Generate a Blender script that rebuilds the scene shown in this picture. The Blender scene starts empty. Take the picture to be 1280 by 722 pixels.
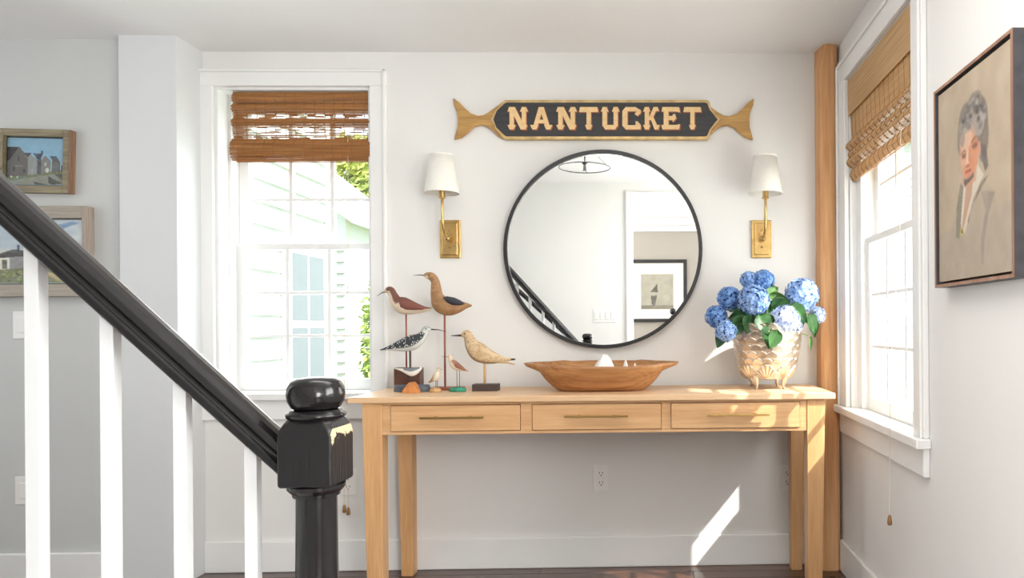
import bpy, bmesh, math, random
import numpy as np
from mathutils import Vector, Matrix, Euler
random.seed(7); rng = np.random.default_rng(7)
C = bpy.context.scene.collection
R = math.radians

# ------------------------------------------------------------------ camera
F = 880.0; CAM = Vector((0, -3.10, 1.05)); YAW = R(1.44); ROLL = R(0.40)
SX, SY = -0.154, 0.0367
cd = bpy.data.cameras.new('camera'); cam = bpy.data.objects.new('camera', cd); C.objects.link(cam)
cd.sensor_width = 36; cd.lens = F/1280*36; cd.shift_x = SX; cd.shift_y = SY; cd.clip_start = 0.02
MR = Matrix.Rotation(-YAW, 3, 'Z') @ Matrix.Rotation(R(90), 3, 'X') @ Matrix.Rotation(-ROLL, 3, 'Z')
cam.matrix_world = Matrix.Translation(CAM) @ MR.to_4x4()
bpy.context.scene.camera = cam

def at(px, py, Y):
    """point of the photograph (1280x722) at world depth plane y = Y"""
    d = MR @ Vector(((px-640+SX*1280)/F, -(py-361-SY*1280)/F, -1))
    t = (Y-CAM.y)/d.y
    return CAM + d*t
def atx(px, py, X):
    d = MR @ Vector(((px-640+SX*1280)/F, -(py-361-SY*1280)/F, -1))
    return CAM + d*((X-CAM.x)/d.x)

# ------------------------------------------------------------------ world, sun, lamps, exposure
sc = bpy.context.scene
sc.view_settings.view_transform = 'Standard'; sc.view_settings.look = 'None'
sc.view_settings.gamma = 1; sc.view_settings.use_curve_mapping = False
sc.view_settings.exposure = 0.70
w = bpy.data.worlds.new('sky'); sc.world = w; w.use_nodes = True
bg = w.node_tree.nodes['Background']; bg.inputs[0].default_value = (0.84, 0.92, 1.0, 1); bg.inputs[1].default_value = 1.5
sd = bpy.data.lights.new('sun', 'SUN'); sd.energy = 6.5; sd.angle = R(0.6); sd.color = (1, 0.95, 0.87)
sun = bpy.data.objects.new('sun', sd); C.objects.link(sun)
SUND = Vector((-1.42, 1.0, -1.72)).normalized()
sun.rotation_euler = SUND.to_track_quat('-Z', 'Y').to_euler(); sun.location = (6, -4, 7)
def area(name, loc, d, sx, sy, e, col=(1, 1, 1)):
    l = bpy.data.lights.new(name, 'AREA'); l.shape = 'RECTANGLE'; l.size = sx; l.size_y = sy; l.energy = e; l.color = col
    o = bpy.data.objects.new(name, l); C.objects.link(o); o.location = loc
    o.rotation_euler = Vector(d).to_track_quat('-Z', 'Z').to_euler(); return o
area('fill_added_window', (1.03, -2.32, 1.4), (-1, 0.25, 0.22), 0.8, 1.3, 40, (1, 0.985, 0.965))  # added fill lamp, shining in through a window invented for it
area('daylight_sun_window', (1.02, -0.60, 1.25), (-1, 0.1, 0.12), 0.72, 1.0, 14, (1, 0.985, 0.965))
area('daylight_left_window', (-1.55, 0.26, 1.35), (0.1, -1, 0), 0.5, 0.9, 6, (0.9, 0.95, 1))
area('fill_stair_hall', (-3.6, -1.4, 1.5), (1, 0, 0), 1.6, 1.6, 9, (0.93, 0.96, 1))  # unseen fill added at the stair end, no window there
area('ceiling_bounce', (-.25, -1.62, 2.245), (0, .05, -1), 1.3, .6, 9, (1, .97, .94))
area('fill_den_right', (1.55, -5.02, 1.15), (-.35, 1, 0), 1.0, 1.3, 72, (1, .98, .96))  # added fill for the wall below the table, no den window behind
area('fill_den_left', (-.95, -5.02, 1.15), (.3, 1, 0), .9, 1.3, 66, (1, .98, .96))  # added fill through the doorway, no window built behind it
area('fill_back_room', (2.5, -4.05, 1.5), (-1, 0, 0), 1.6, 1.6, 4, (1, 0.98, 0.95))  # added lamp to brighten the den seen in the mirror, no real source

# ------------------------------------------------------------------ materials
def newmat(name):
    m = bpy.data.materials.new(name); m.use_nodes = True
    return m, m.node_tree.nodes, m.node_tree.links, m.node_tree.nodes['Principled BSDF']
def mat(name, col, rough=0.5, metal=0.0, var=0.0, scale=20, bump=0.0, col2=None, coat=0, ax=(1, 1, 1), spec=0.5, trans=0, detail=4, lo=.35, hi=.65):
    m, N, L, B = newmat(name)
    B.inputs['Base Color'].default_value = (*col, 1); B.inputs['Roughness'].default_value = rough
    B.inputs['Metallic'].default_value = metal; B.inputs['Coat Weight'].default_value = coat
    B.inputs['Specular IOR Level'].default_value = spec
    if trans: B.inputs['Subsurface Weight'].default_value = trans; B.inputs['Subsurface Radius'].default_value = (.01, .01, .01)
    if var or bump or col2:
        tc = N.new('ShaderNodeTexCoord'); mp = N.new('ShaderNodeMapping'); mp.inputs['Scale'].default_value = ax
        nz = N.new('ShaderNodeTexNoise'); nz.inputs['Scale'].default_value = scale; nz.inputs['Detail'].default_value = detail
        L.new(tc.outputs['Object'], mp.inputs[0]); L.new(mp.outputs[0], nz.inputs['Vector'])
        rp = N.new('ShaderNodeValToRGB'); c2 = col2 or tuple(max(0, c*(1-var)) for c in col)
        rp.color_ramp.elements[0].position = lo; rp.color_ramp.elements[1].position = hi
        rp.color_ramp.elements[0].color = (*c2, 1); rp.color_ramp.elements[1].color = (*col, 1)
        L.new(nz.outputs['Fac'], rp.inputs[0]); L.new(rp.outputs[0], B.inputs['Base Color'])
        if bump:
            b = N.new('ShaderNodeBump'); b.inputs['Strength'].default_value = bump; b.inputs['Distance'].default_value = 0.002
            L.new(nz.outputs['Fac'], b.inputs['Height']); L.new(b.outputs[0], B.inputs['Normal'])
    return m
def wood(name, c1, c2, axis='X', rough=0.45, scale=9, bump=0.15, coat=0):
    ax = {'X': (.12, 2.2, 2.2), 'Y': (2.2, .12, 2.2), 'Z': (2.2, 2.2, .12)}[axis]
    m, N, L, B = newmat(name)
    tc = N.new('ShaderNodeTexCoord'); mp = N.new('ShaderNodeMapping'); mp.inputs['Scale'].default_value = ax
    n1 = N.new('ShaderNodeTexNoise'); n1.inputs['Scale'].default_value = scale; n1.inputs['Detail'].default_value = 6; n1.inputs['Distortion'].default_value = .6
    n2 = N.new('ShaderNodeTexNoise'); n2.inputs['Scale'].default_value = scale*7; n2.inputs['Detail'].default_value = 3
    L.new(tc.outputs['Object'], mp.inputs[0]); L.new(mp.outputs[0], n1.inputs['Vector']); L.new(mp.outputs[0], n2.inputs['Vector'])
    mx = N.new('ShaderNodeMath'); mx.operation = 'MULTIPLY_ADD'; mx.inputs[1].default_value = .45
    L.new(n2.outputs['Fac'], mx.inputs[0]); 
    s = N.new('ShaderNodeMath'); s.operation = 'MULTIPLY'; s.inputs[1].default_value = .6; L.new(n1.outputs['Fac'], s.inputs[0]); L.new(s.outputs[0], mx.inputs[2])
    rp = N.new('ShaderNodeValToRGB'); rp.color_ramp.elements[0].position = .38; rp.color_ramp.elements[1].position = .66
    rp.color_ramp.elements[0].color = (*c2, 1); rp.color_ramp.elements[1].color = (*c1, 1)
    L.new(mx.outputs[0], rp.inputs[0]); L.new(rp.outputs[0], B.inputs['Base Color'])
    b = N.new('ShaderNodeBump'); b.inputs['Strength'].default_value = bump; b.inputs['Distance'].default_value = .001
    L.new(n2.outputs['Fac'], b.inputs['Height']); L.new(b.outputs[0], B.inputs['Normal'])
    B.inputs['Roughness'].default_value = rough; B.inputs['Coat Weight'].default_value = coat
    return m
def attrmat(name, rough=.6, bump=0.0, bscale=80, dots=None):
    m, N, L, B = newmat(name)
    a = N.new('ShaderNodeAttribute'); a.attribute_name = 'Col'; out = a.outputs['Color']
    tc = N.new('ShaderNodeTexCoord')
    if dots:
        v = N.new('ShaderNodeTexVoronoi'); v.inputs['Scale'].default_value = dots[0]; L.new(tc.outputs['Object'], v.inputs['Vector'])
        lt = N.new('ShaderNodeMath'); lt.operation = 'LESS_THAN'; lt.inputs[1].default_value = dots[1]; L.new(v.outputs['Distance'], lt.inputs[0])
        al = N.new('ShaderNodeMath'); al.operation = 'MULTIPLY'; L.new(lt.outputs[0], al.inputs[0]); L.new(a.outputs['Alpha'], al.inputs[1])
        mx = N.new('ShaderNodeMix'); mx.data_type = 'RGBA'; L.new(al.outputs[0], mx.inputs[0]); L.new(out, mx.inputs[6]); mx.inputs[7].default_value = (*dots[2], 1)
        out = mx.outputs[2]
    L.new(out, B.inputs['Base Color']); B.inputs['Roughness'].default_value = rough
    if bump:
        n = N.new('ShaderNodeTexNoise'); n.inputs['Scale'].default_value = bscale; L.new(tc.outputs['Object'], n.inputs['Vector'])
        b = N.new('ShaderNodeBump'); b.inputs['Strength'].default_value = bump; b.inputs['Distance'].default_value = .002
        L.new(n.outputs['Fac'], b.inputs['Height']); L.new(b.outputs[0], B.inputs['Normal'])
    return m
M = {}
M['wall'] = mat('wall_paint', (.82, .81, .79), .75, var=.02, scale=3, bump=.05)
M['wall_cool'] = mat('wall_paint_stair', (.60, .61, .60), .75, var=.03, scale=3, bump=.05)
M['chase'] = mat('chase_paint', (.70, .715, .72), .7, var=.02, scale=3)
M['ceil'] = mat('ceiling_paint', (.88, .875, .865), .85, var=.02, scale=2)
M['trim'] = mat('trim_paint', (.86, .86, .85), .4, var=.02, scale=5)
M['plastic'] = mat('white_plastic', (.86, .85, .83), .35)
M['slot'] = mat('dark_slot', (.03, .03, .03), .6)
M['floor_slab'] = mat('floor_underlay', (.05, .03, .02), .8)
M['floor'] = [wood('dark_floor_%d' % i, c, tuple(x*.45 for x in c), 'X', .28, 7, .2, .3) for i, c in enumerate([(.10, .042, .026), (.085, .036, .024), (.125, .054, .032)])]
M['post'] = wood('rough_post_wood', (.80, .48, .24), (.62, .30, .12), 'Z', .6, 5, .5)
M['oakx'] = wood('oak_along_x', (.76, .47, .24), (.60, .33, .15), 'X', .4, 10, .2)
M['oaktop'] = wood('oak_top', (.80, .55, .33), (.68, .43, .24), 'X', .4, 8, .15)
M['oakz'] = wood('oak_along_z', (.74, .44, .21), (.58, .31, .13), 'Z', .4, 10, .2)
M['black'] = mat('gloss_black_paint', (.010, .009, .010), .2, var=.3, scale=30, bump=.25, ax=(3, 3, .3), coat=.1, spec=.4)
M['frameblack'] = mat('black_frame', (.02, .02, .022), .35)
M['brass'] = mat('aged_brass', (.72, .48, .19), .33, 1, var=.25, scale=30)
M['brassdk'] = mat('dark_brass', (.45, .29, .11), .35, 1)
M['shade'] = mat('linen_shade', (.88, .86, .80), .8, var=.04, scale=120, bump=.1, trans=.3)
M['gold'] = wood('gold_leaf_wood', (.60, .36, .12), (.34, .17, .045), 'X', .38, 12, .2)
M['goldrim'] = mat('gold_rim', (.72, .50, .22), .35, .3, var=.35, scale=25)
M['signblack'] = mat('sign_black', (.045, .045, .048), .55, var=.35, scale=25, bump=.3, ax=(.3, 1, 3))
M['letter'] = mat('cream_gilt', (.86, .60, .30), .5, var=.12, scale=60)
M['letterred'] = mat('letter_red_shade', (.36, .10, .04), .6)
M['bowl'] = wood('dough_bowl_wood', (.52, .26, .10), (.26, .10, .032), 'X', .45, 8, .5)
M['coral'] = mat('white_coral', (.92, .91, .9), .7, var=.06, scale=60, bump=.8)
M['leafs'] = [mat('leaf_green_%d' % i, c, .4, var=.45, scale=25, bump=.4) for i, c in enumerate([(.025, .10, .03), (.05, .16, .04), (.13, .28, .07)])]
M['stem'] = mat('stem_green', (.25, .42, .08), .5)
M['cord'] = mat('cord', (.72, .62, .46), .8)
M['tassel'] = mat('wood_tassel', (.38, .20, .07), .5, var=.3)
def glassmat():
    m, N, L, B = newmat('window_glass'); N.remove(B)
    o = N['Material Output']; t = N.new('ShaderNodeBsdfTransparent'); g = N.new('ShaderNodeBsdfGlossy'); g.inputs['Roughness'].default_value = .02
    t.inputs[0].default_value = (.97, .985, .98, 1)
    mx = N.new('ShaderNodeMixShader'); mx.inputs[0].default_value = .05
    L.new(t.outputs[0], mx.inputs[1]); L.new(g.outputs[0], mx.inputs[2]); L.new(mx.outputs[0], o.inputs[0]); return m
M['glass'] = glassmat()
M['mirror'] = mat('mirror_silver', (.93, .94, .93), .0, 1)
def silver():
    m, N, L, B = newmat('hammered_silver')
    B.inputs['Metallic'].default_value = .85; B.inputs['Roughness'].default_value = .28
    g = N.new('ShaderNodeTexCoord'); n = N.new('ShaderNodeTexNoise'); n.inputs['Scale'].default_value = 22
    L.new(g.outputs['Object'], n.inputs['Vector'])
    rp = N.new('ShaderNodeValToRGB'); rp.color_ramp.elements[0].color = (.55, .42, .30, 1); rp.color_ramp.elements[1].color = (.85, .78, .68, 1)
    L.new(n.outputs['Fac'], rp.inputs[0]); L.new(rp.outputs[0], B.inputs['Base Color']); return m
M['silver'] = silver()
def translucent(name, col, col2, mixf=.45, gap=0):
    m, N, L, B = newmat(name)
    tc = N.new('ShaderNodeTexCoord'); mp = N.new('ShaderNodeMapping'); mp.inputs['Scale'].default_value = (1.5, 1.5, 130)
    n = N.new('ShaderNodeTexNoise'); n.inputs['Scale'].default_value = 2.2; n.inputs['Detail'].default_value = 5
    L.new(tc.outputs['Object'], mp.inputs[0]); L.new(mp.outputs[0], n.inputs['Vector'])
    rp = N.new('ShaderNodeValToRGB'); rp.color_ramp.elements[0].position = .35; rp.color_ramp.elements[1].position = .65
    rp.color_ramp.elements[0].color = (*col2, 1); rp.color_ramp.elements[1].color = (*col, 1)
    L.new(n.outputs['Fac'], rp.inputs[0]); L.new(rp.outputs[0], B.inputs['Base Color']); B.inputs['Roughness'].default_value = .55
    t = N.new('ShaderNodeBsdfTranslucent'); L.new(rp.outputs[0], t.inputs[0])
    mx = N.new('ShaderNodeMixShader'); mx.inputs[0].default_value = mixf
    L.new(B.outputs[0], mx.inputs[1]); L.new(t.outputs[0], mx.inputs[2]); L.new(mx.outputs[0], N['Material Output'].inputs[0]); return m
M['bamboo'] = translucent('bamboo_brown', (.62, .29, .09), (.30, .11, .03), .3)
M['bamboolt'] = translucent('bamboo_light', (.80, .56, .30), (.60, .36, .16), .3)
M['birdpaint'] = attrmat('painted_bird', .55, .35, 90)
M['birddots'] = attrmat('painted_bird_dots', .55, .2, 90, (130, .30, (.85, .85, .80)))
M['birdspeck'] = attrmat('painted_bird_specks', .55, .3, 90, (150, .24, (.22, .12, .06)))
M['canvas'] = attrmat('oil_paint', .6, .5, 120)
M['print'] = attrmat('print_paper', .7)
M['rod_red'] = mat('red_brown_rod', (.30, .09, .05), .45)
M['rod_dark'] = mat('dark_rod', (.06, .04, .035), .45)
M['rod_tan'] = mat('tan_rod', (.60, .36, .17), .5)

# ------------------------------------------------------------------ mesh helpers
class MB:
    def __init__(s): s.v = []; s.f = []
    def add(s, vs, fs):
        n = len(s.v); s.v += [tuple(v) for v in vs]; s.f += [tuple(n+i for i in f) for f in fs]; return s
    def box(s, x0, x1, y0, y1, z0, z1):
        return s.add([(x0, y0, z0), (x1, y0, z0), (x1, y1, z0), (x0, y1, z0), (x0, y0, z1), (x1, y0, z1), (x1, y1, z1), (x0, y1, z1)],
                     [(0, 3, 2, 1), (4, 5, 6, 7), (0, 1, 5, 4), (1, 2, 6, 5), (2, 3, 7, 6), (3, 0, 4, 7)])
    def hexa(s, lo, hi):          # two quads (lists of 4 points)
        return s.add(list(lo)+list(hi), [(0, 3, 2, 1), (4, 5, 6, 7), (0, 1, 5, 4), (1, 2, 6, 5), (2, 3, 7, 6), (3, 0, 4, 7)])
    def loft(s, rings, closed=True, caps=True):
        n = len(rings[0]); base = len(s.v); s.v += [tuple(p) for r in rings for p in r]
        for i in range(len(rings)-1):
            for j in range(n if closed else n-1):
                a = base+i*n+j; b = base+i*n+(j+1) % n; s.f.append((a, b, b+n, a+n))
        if caps and closed:
            s.f.append(tuple(base+j for j in range(n))[::-1]); s.f.append(tuple(base+(len(rings)-1)*n+j for j in range(n)))
        return s
    def lathe(s, prof, c=(0, 0, 0), n=32, caps=True):
        return s.loft([[(c[0]+r*math.cos(2*math.pi*j/n), c[1]+r*math.sin(2*math.pi*j/n), c[2]+z) for j in range(n)] for r, z in prof], caps=caps)
    def tube(s, pts, r, n=8, caps=True):
        pts = [Vector(p) for p in pts]; rs = r if isinstance(r, (list, tuple)) else [r]*len(pts); rings = []; up = None
        for i, p in enumerate(pts):
            d = (pts[min(i+1, len(pts)-1)]-pts[max(i-1, 0)]).normalized()
            if up is None: up = Vector((0, 0, 1)) if abs(d.z) < .9 else Vector((0, 1, 0))
            a = d.cross(up).normalized(); b = a.cross(d).normalized(); up = b
            rings.append([p+(a*math.cos(2*math.pi*k/n)+b*math.sin(2*math.pi*k/n))*rs[i] for k in range(n)])
        return s.loft(rings, caps=caps)
    def sphere(s, c, rx, ry=None, rz=None, n=12, m=8):
        ry = ry or rx; rz = rz or rx
        return s.loft([[(c[0]+rx*math.sin(math.pi*i/m)*math.cos(2*math.pi*j/n), c[1]+ry*math.sin(math.pi*i/m)*math.sin(2*math.pi*j/n), c[2]-rz*math.cos(math.pi*i/m)) for j in range(n)] for i in [.08]+list(range(1, m))+[m-.08]])
    def prism(s, poly, y0, y1):   # polygon in (x,z) extruded along y
        n = len(poly); base = len(s.v)
        s.v += [(x, y0, z) for x, z in poly]+[(x, y1, z) for x, z in poly]
        s.f.append(tuple(base+i for i in range(n))); s.f.append(tuple(base+n+i for i in range(n))[::-1])
        for i in range(n): j = (i+1) % n; s.f.append((base+i, base+n+i, base+n+j, base+j))
        return s
    def grid(s, fn, nu, nv):
        base = len(s.v)
        for j in range(nv+1):
            for i in range(nu+1): s.v.append(tuple(fn(i/nu, j/nv)))
        for j in range(nv):
            for i in range(nu): a = base+j*(nu+1)+i; s.f.append((a, a+1, a+nu+2, a+nu+1))
        return s

WM = {}   # accumulated world matrix of each object
def link(o, parent, mw):
    C.objects.link(o)
    if parent: o.parent = parent
    WM[o.name] = mw
def thing(name, label, cat, loc=(0, 0, 0), group=None):
    o = bpy.data.objects.new(name, None); o.location = loc; o.empty_display_size = .05
    o['label'] = label; o['category'] = cat
    if group: o['group'] = group
    link(o, None, Matrix.Translation(loc)); return o
def sroot(name, loc=(0, 0, 0)):
    o = bpy.data.objects.new(name, None); o.location = loc; o['kind'] = 'structure'; link(o, None, Matrix.Translation(loc)); return o
def obj(name, mb, m, parent=None, smooth=False, bev=0, cols=None, kind=None, label=None, loc=None, xf=None, mods=None, recalc=True):
    me = bpy.data.meshes.new(name); me.from_pydata(mb.v, [], mb.f)
    if xf is not None: me.transform(xf)
    mw = WM[parent.name].copy() if parent else (Matrix.Translation(loc) if loc else Matrix())
    me.transform(mw.inverted())
    if recalc:
        b = bmesh.new(); b.from_mesh(me); bmesh.ops.recalc_face_normals(b, faces=b.faces); b.to_mesh(me); b.free()
    me.materials.append(m)
    if cols is not None:
        ca = me.color_attributes.new('Col', 'FLOAT_COLOR', 'POINT'); ca.data.foreach_set('color', np.asarray(cols, dtype=np.float32).ravel())
    if smooth: me.polygons.foreach_set('use_smooth', [True]*len(me.polygons))
    o = bpy.data.objects.new(name, me)
    if not parent and loc: o.location = loc
    link(o, parent, mw)
    if bev:
        md = o.modifiers.new('bevel', 'BEVEL'); md.width = bev; md.segments = 2; md.limit_method = 'ANGLE'
    if kind: o['kind'] = kind
    if label: o['label'] = label
    return o
def tag(o, label, cat, group=None):
    o['label'] = label; o['category'] = cat
    if group: o['group'] = group
    return o
def box(*a): return MB().box(*a)

# ------------------------------------------------------------------ room shell
CEIL = 2.255; XR = .815; XP = at(222, 300, -.17).x; XC = XP
LW = dict(x0=-1.887, x1=-1.218, z0=.775, z1=at(375, 109, 0).z)
RW = dict(u0=.225, u1=.965, z0=.715, z1=2.06)
YREAR = -3.0
fl = obj('floor', box(-3.7, 2.7, -5.2, .2, -.06, -.012), M['floor_slab'], kind='structure')
yy = .0; k = 0
while yy > -3.0:
    wd = .083; x = -3.7+random.uniform(0, .9); xs = [-3.7]
    while x < XR: xs.append(x); x += random.uniform(1.1, 2.0)
    xs.append(XR)
    for a, b in zip(xs, xs[1:]):
        obj('plank', box(a+.0008, b-.0008, yy-wd+.0012, yy, -.012, 0), random.choice(M['floor']), fl, bev=.0015)
    yy -= wd
obj('plank', box(-1.6, 2.6, -5.1, yy, -.012, 0), M['floor'][0], fl)
obj('ceiling', box(-3.7, 1.0, -5.2, .2, CEIL, CEIL+.12).box(1.0, 2.7, -5.2, -2.9, CEIL, CEIL+.12), M['ceil'], kind='structure')
T = .2
b = MB()
b.box(XP, LW['x0'], 0, T, 0, CEIL).box(LW['x1'], 1.0, 0, T, 0, CEIL).box(LW['x0'], LW['x1'], 0, T, 0, LW['z0']-.03).box(LW['x0'], LW['x1'], 0, T, LW['z1'], CEIL)
obj('wall_back', b, M['wall'], kind='structure')
YL = -.125
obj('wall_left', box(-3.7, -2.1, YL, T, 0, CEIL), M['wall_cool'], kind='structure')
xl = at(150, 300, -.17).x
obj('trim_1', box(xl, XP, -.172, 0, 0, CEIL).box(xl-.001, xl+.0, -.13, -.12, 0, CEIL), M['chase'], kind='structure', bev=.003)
b = MB(); u0, u1, z0, z1 = RW['u0'], RW['u1'], RW['z0'], RW['z1']
W3 = (1.92, 2.74, .72, 2.06)
b.box(XR, XR+T, -u0, 0, 0, CEIL).box(XR, XR+T, -W3[0], -u1, 0, CEIL).box(XR, XR+T, YREAR-.1, -W3[1], 0, CEIL)
for (a0, a1, c0, c1) in ((u0, u1, z0, z1), W3): b.box(XR, XR+T, -a1, -a0, 0, c0-.03).box(XR, XR+T, -a1, -a0, c1, CEIL)
obj('wall_right', b, M['wall'], kind='structure')
DX0, DX1, DZ = -.165, .70, 2.12
b = MB().box(-3.7, DX0, YREAR-.1, YREAR, 0, CEIL).box(DX1, XR, YREAR-.1, YREAR, 0, CEIL).box(DX0, DX1, YREAR-.1, YREAR, DZ, CEIL)
obj('wall_rear', b, M['wall'], kind='structure')
obj('wall_far', box(-3.9, -3.7, -5.2, .2, 0, CEIL), M['wall'], kind='structure')
obj('wall_den', box(-3.7, 2.7, -5.25, -5.1, 0, CEIL).box(2.6, 2.8, -5.25, -3.0, 0, CEIL).box(-1.75, -1.6, -5.1, YREAR-.1, 0, CEIL).box(XR+T, 2.6, YREAR-.1, YREAR, 0, CEIL), mat('den_paint', (.42, .40, .36), .8), kind='structure')
b = MB().box(DX0-.05, DX0+.005, YREAR-.105, YREAR+.018, 0, DZ+.05).box(DX1-.005, DX1+.05, YREAR-.105, YREAR+.018, 0, DZ+.05).box(DX0+.005, DX1-.005, YREAR-.105, YREAR+.018, DZ-.005, DZ+.05)
obj('trim_2', b, M['trim'], kind='structure')
b = MB().box(-1.6, 2.6, -5.1, -5.03, CEIL-.09, CEIL).box(-1.6, 2.6, -5.1, -5.07, CEIL-.16, CEIL-.09)
obj('trim_3', b, M['trim'], kind='structure', bev=.01)
zb = at(700, 668, -.015).z
def baseboard(name, bx, h):
    x0, x1, y0, y1 = bx
    o = obj(name, box(x0, x1, y0, y1, 0, h), M['trim'], kind='structure', bev=.005); return o
baseboard('baseboard_back', (XP, .735, -.016, 0), .135)
baseboard('baseboard_left', (-3.6, -2.23, YL-.016, YL), .135)
baseboard('baseboard_right', (XR-.016, XR, -2.99, -.10), .135)
baseboard('baseboard_rear', (-3.6, DX0-.05, YREAR, YREAR+.016), .135)

# corner post
px0, px1 = .727, .802
rings = []
for i in range(25):
    z = CEIL*i/24.0; j = lambda s: random.uniform(-.0018, .0018)
    c = .0 if i < 24 else .018
    rings.append([(px0+j(0), -.002, z), (px0+j(0)+c, -.093+j(0), z), (px0+.010+c, -.102+j(0), z), (px1-.012-c, -.102+j(0), z), (px1, -.094, z), (px1, -.002, z)])
o = obj('timber_post', MB().loft(rings), M['post'], loc=(.76, -.05, 0)); tag(o, 'rough honey-coloured timber post in the corner between table and right window', 'post')

# ------------------------------------------------------------------ windows
def window(name, root, loc, rot, u0, u1, z0, z1, cw, zm, d1=.12, d2=.155, stool=.03, far=None, ins=0):
    """local: u = x to the right, w = +y outward, z up"""
    XF = Matrix.Translation(loc) @ Matrix.Rotation(rot, 4, 'Z')
    rt = sroot(name, tuple(XF @ Vector(((u0+u1)/2, 0, z0)))); 
    def P(nm, mb, m, par=None, **k): return obj(nm, mb, m, par or rt, xf=XF, **k)
    cl = far if far is not None else cw
    P('casing', box(u0-cl, u0, -.02, -.0005, z0, z1), M['trim'], bev=.004)
    P('casing', box(u1, u1+cw, -.02, -.0005, z0, z1), M['trim'], bev=.004)
    P('casing', box(u0-cl, u1+cw, -.02, -.0005, z1, z1+cw), M['trim'], bev=.004)
    b = MB()
    for sgn, x in ((-1, u0-cl), (1, u1+cw)):
        b.box(min(x, x-sgn*.014), max(x, x-sgn*.014), -.03, -.02, z0, z1+cw)
    b.box(u0-cl, u1+cw, -.03, -.02, z1+cw-.014, z1+cw); P('back_band', b, M['trim'], bev=.004)
    t = .012
    b = MB().box(u0, u0+t, 0, T, z0, z1).box(u1-t, u1, 0, T, z0, z1).box(u0+t, u1-t, 0, T, z1-t, z1)
    b.box(u0+t, u0+t+.012, .075, .105, z0, z1-t).box(u1-t-.012, u1-t, .075, .105, z0, z1-t)
    P('window_frame', b, M['trim'])
    P('sill', box(u0-cl-.004, u1+cw+.012, -.045, -.0005, z0-.03, z0).box(u0+.0005, u1-.0005, -.0005, T+.03, z0-.0295, z0), M['trim'], bev=.004)
    P('apron', box(u0-cl, u1+cw, -.02, -.0005, z0-.03-.085, z0-.03), M['trim'], bev=.003)
    gu0, gu1 = u0+t+ins, u1-t
    if ins: P('blind_stop', box(u0+t, gu0, d1-.02, T, z0, z1-t), M['trim'], bev=.002)
    for (nm, a, c, d) in (('lower_sash', z0, zm, d1), ('upper_sash', zm-.025, z1-t, d2)):
        st = .042; br = .05 if nm == 'lower_sash' else .028; tr = .028 if nm == 'lower_sash' else .045
        b = MB().box(gu0, gu0+st, d, d+.034, a, c).box(gu1-st, gu1, d, d+.034, a, c).box(gu0+st, gu1-st, d, d+.034, a, a+br).box(gu0+st, gu1-st, d, d+.034, c-tr, c)
        s = P(nm, b, M['trim'], bev=.003)
        g0, g1, h0, h1 = gu0+st, gu1-st, a+br, c-tr; mw = .009
        for i in (1, 2):
            x = g0+(g1-g0)*i/3; P('muntin', box(x-mw, x+mw, d+.004, d+.030, h0, h1), M['trim'], s, bev=.003)
            z = h0+(h1-h0)*i/3; P('muntin', box(g0, g1, d+.006, d+.028, z-mw*.8, z+mw*.8), M['trim'], s, bev=.003)
        for i in range(3):
            for j in range(3):
                P('pane', box(g0+(g1-g0)*i/3, g0+(g1-g0)*(i+1)/3, d+.016, d+.019, h0+(h1-h0)*j/3, h0+(h1-h0)*(j+1)/3), M['glass'], s)
    return rt
window('window_1', None, (0, 0, 0), 0, LW['x0'], LW['x1'], LW['z0'], LW['z1'], .072, at(390, 304, .12).z)
window('window_2', None, (XR, 0, 0), R(-90), RW['u0'], RW['u1'], RW['z0'], RW['z1'], .085, 1.40, d1=.045, d2=.081, far=.10, ins=.062)
window('added_window', None, (XR, 0, 0), R(-90), W3[0], W3[1], W3[2], W3[3], .07, 1.40)  # unseen opening added so the near fill lamp can shine in

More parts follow.
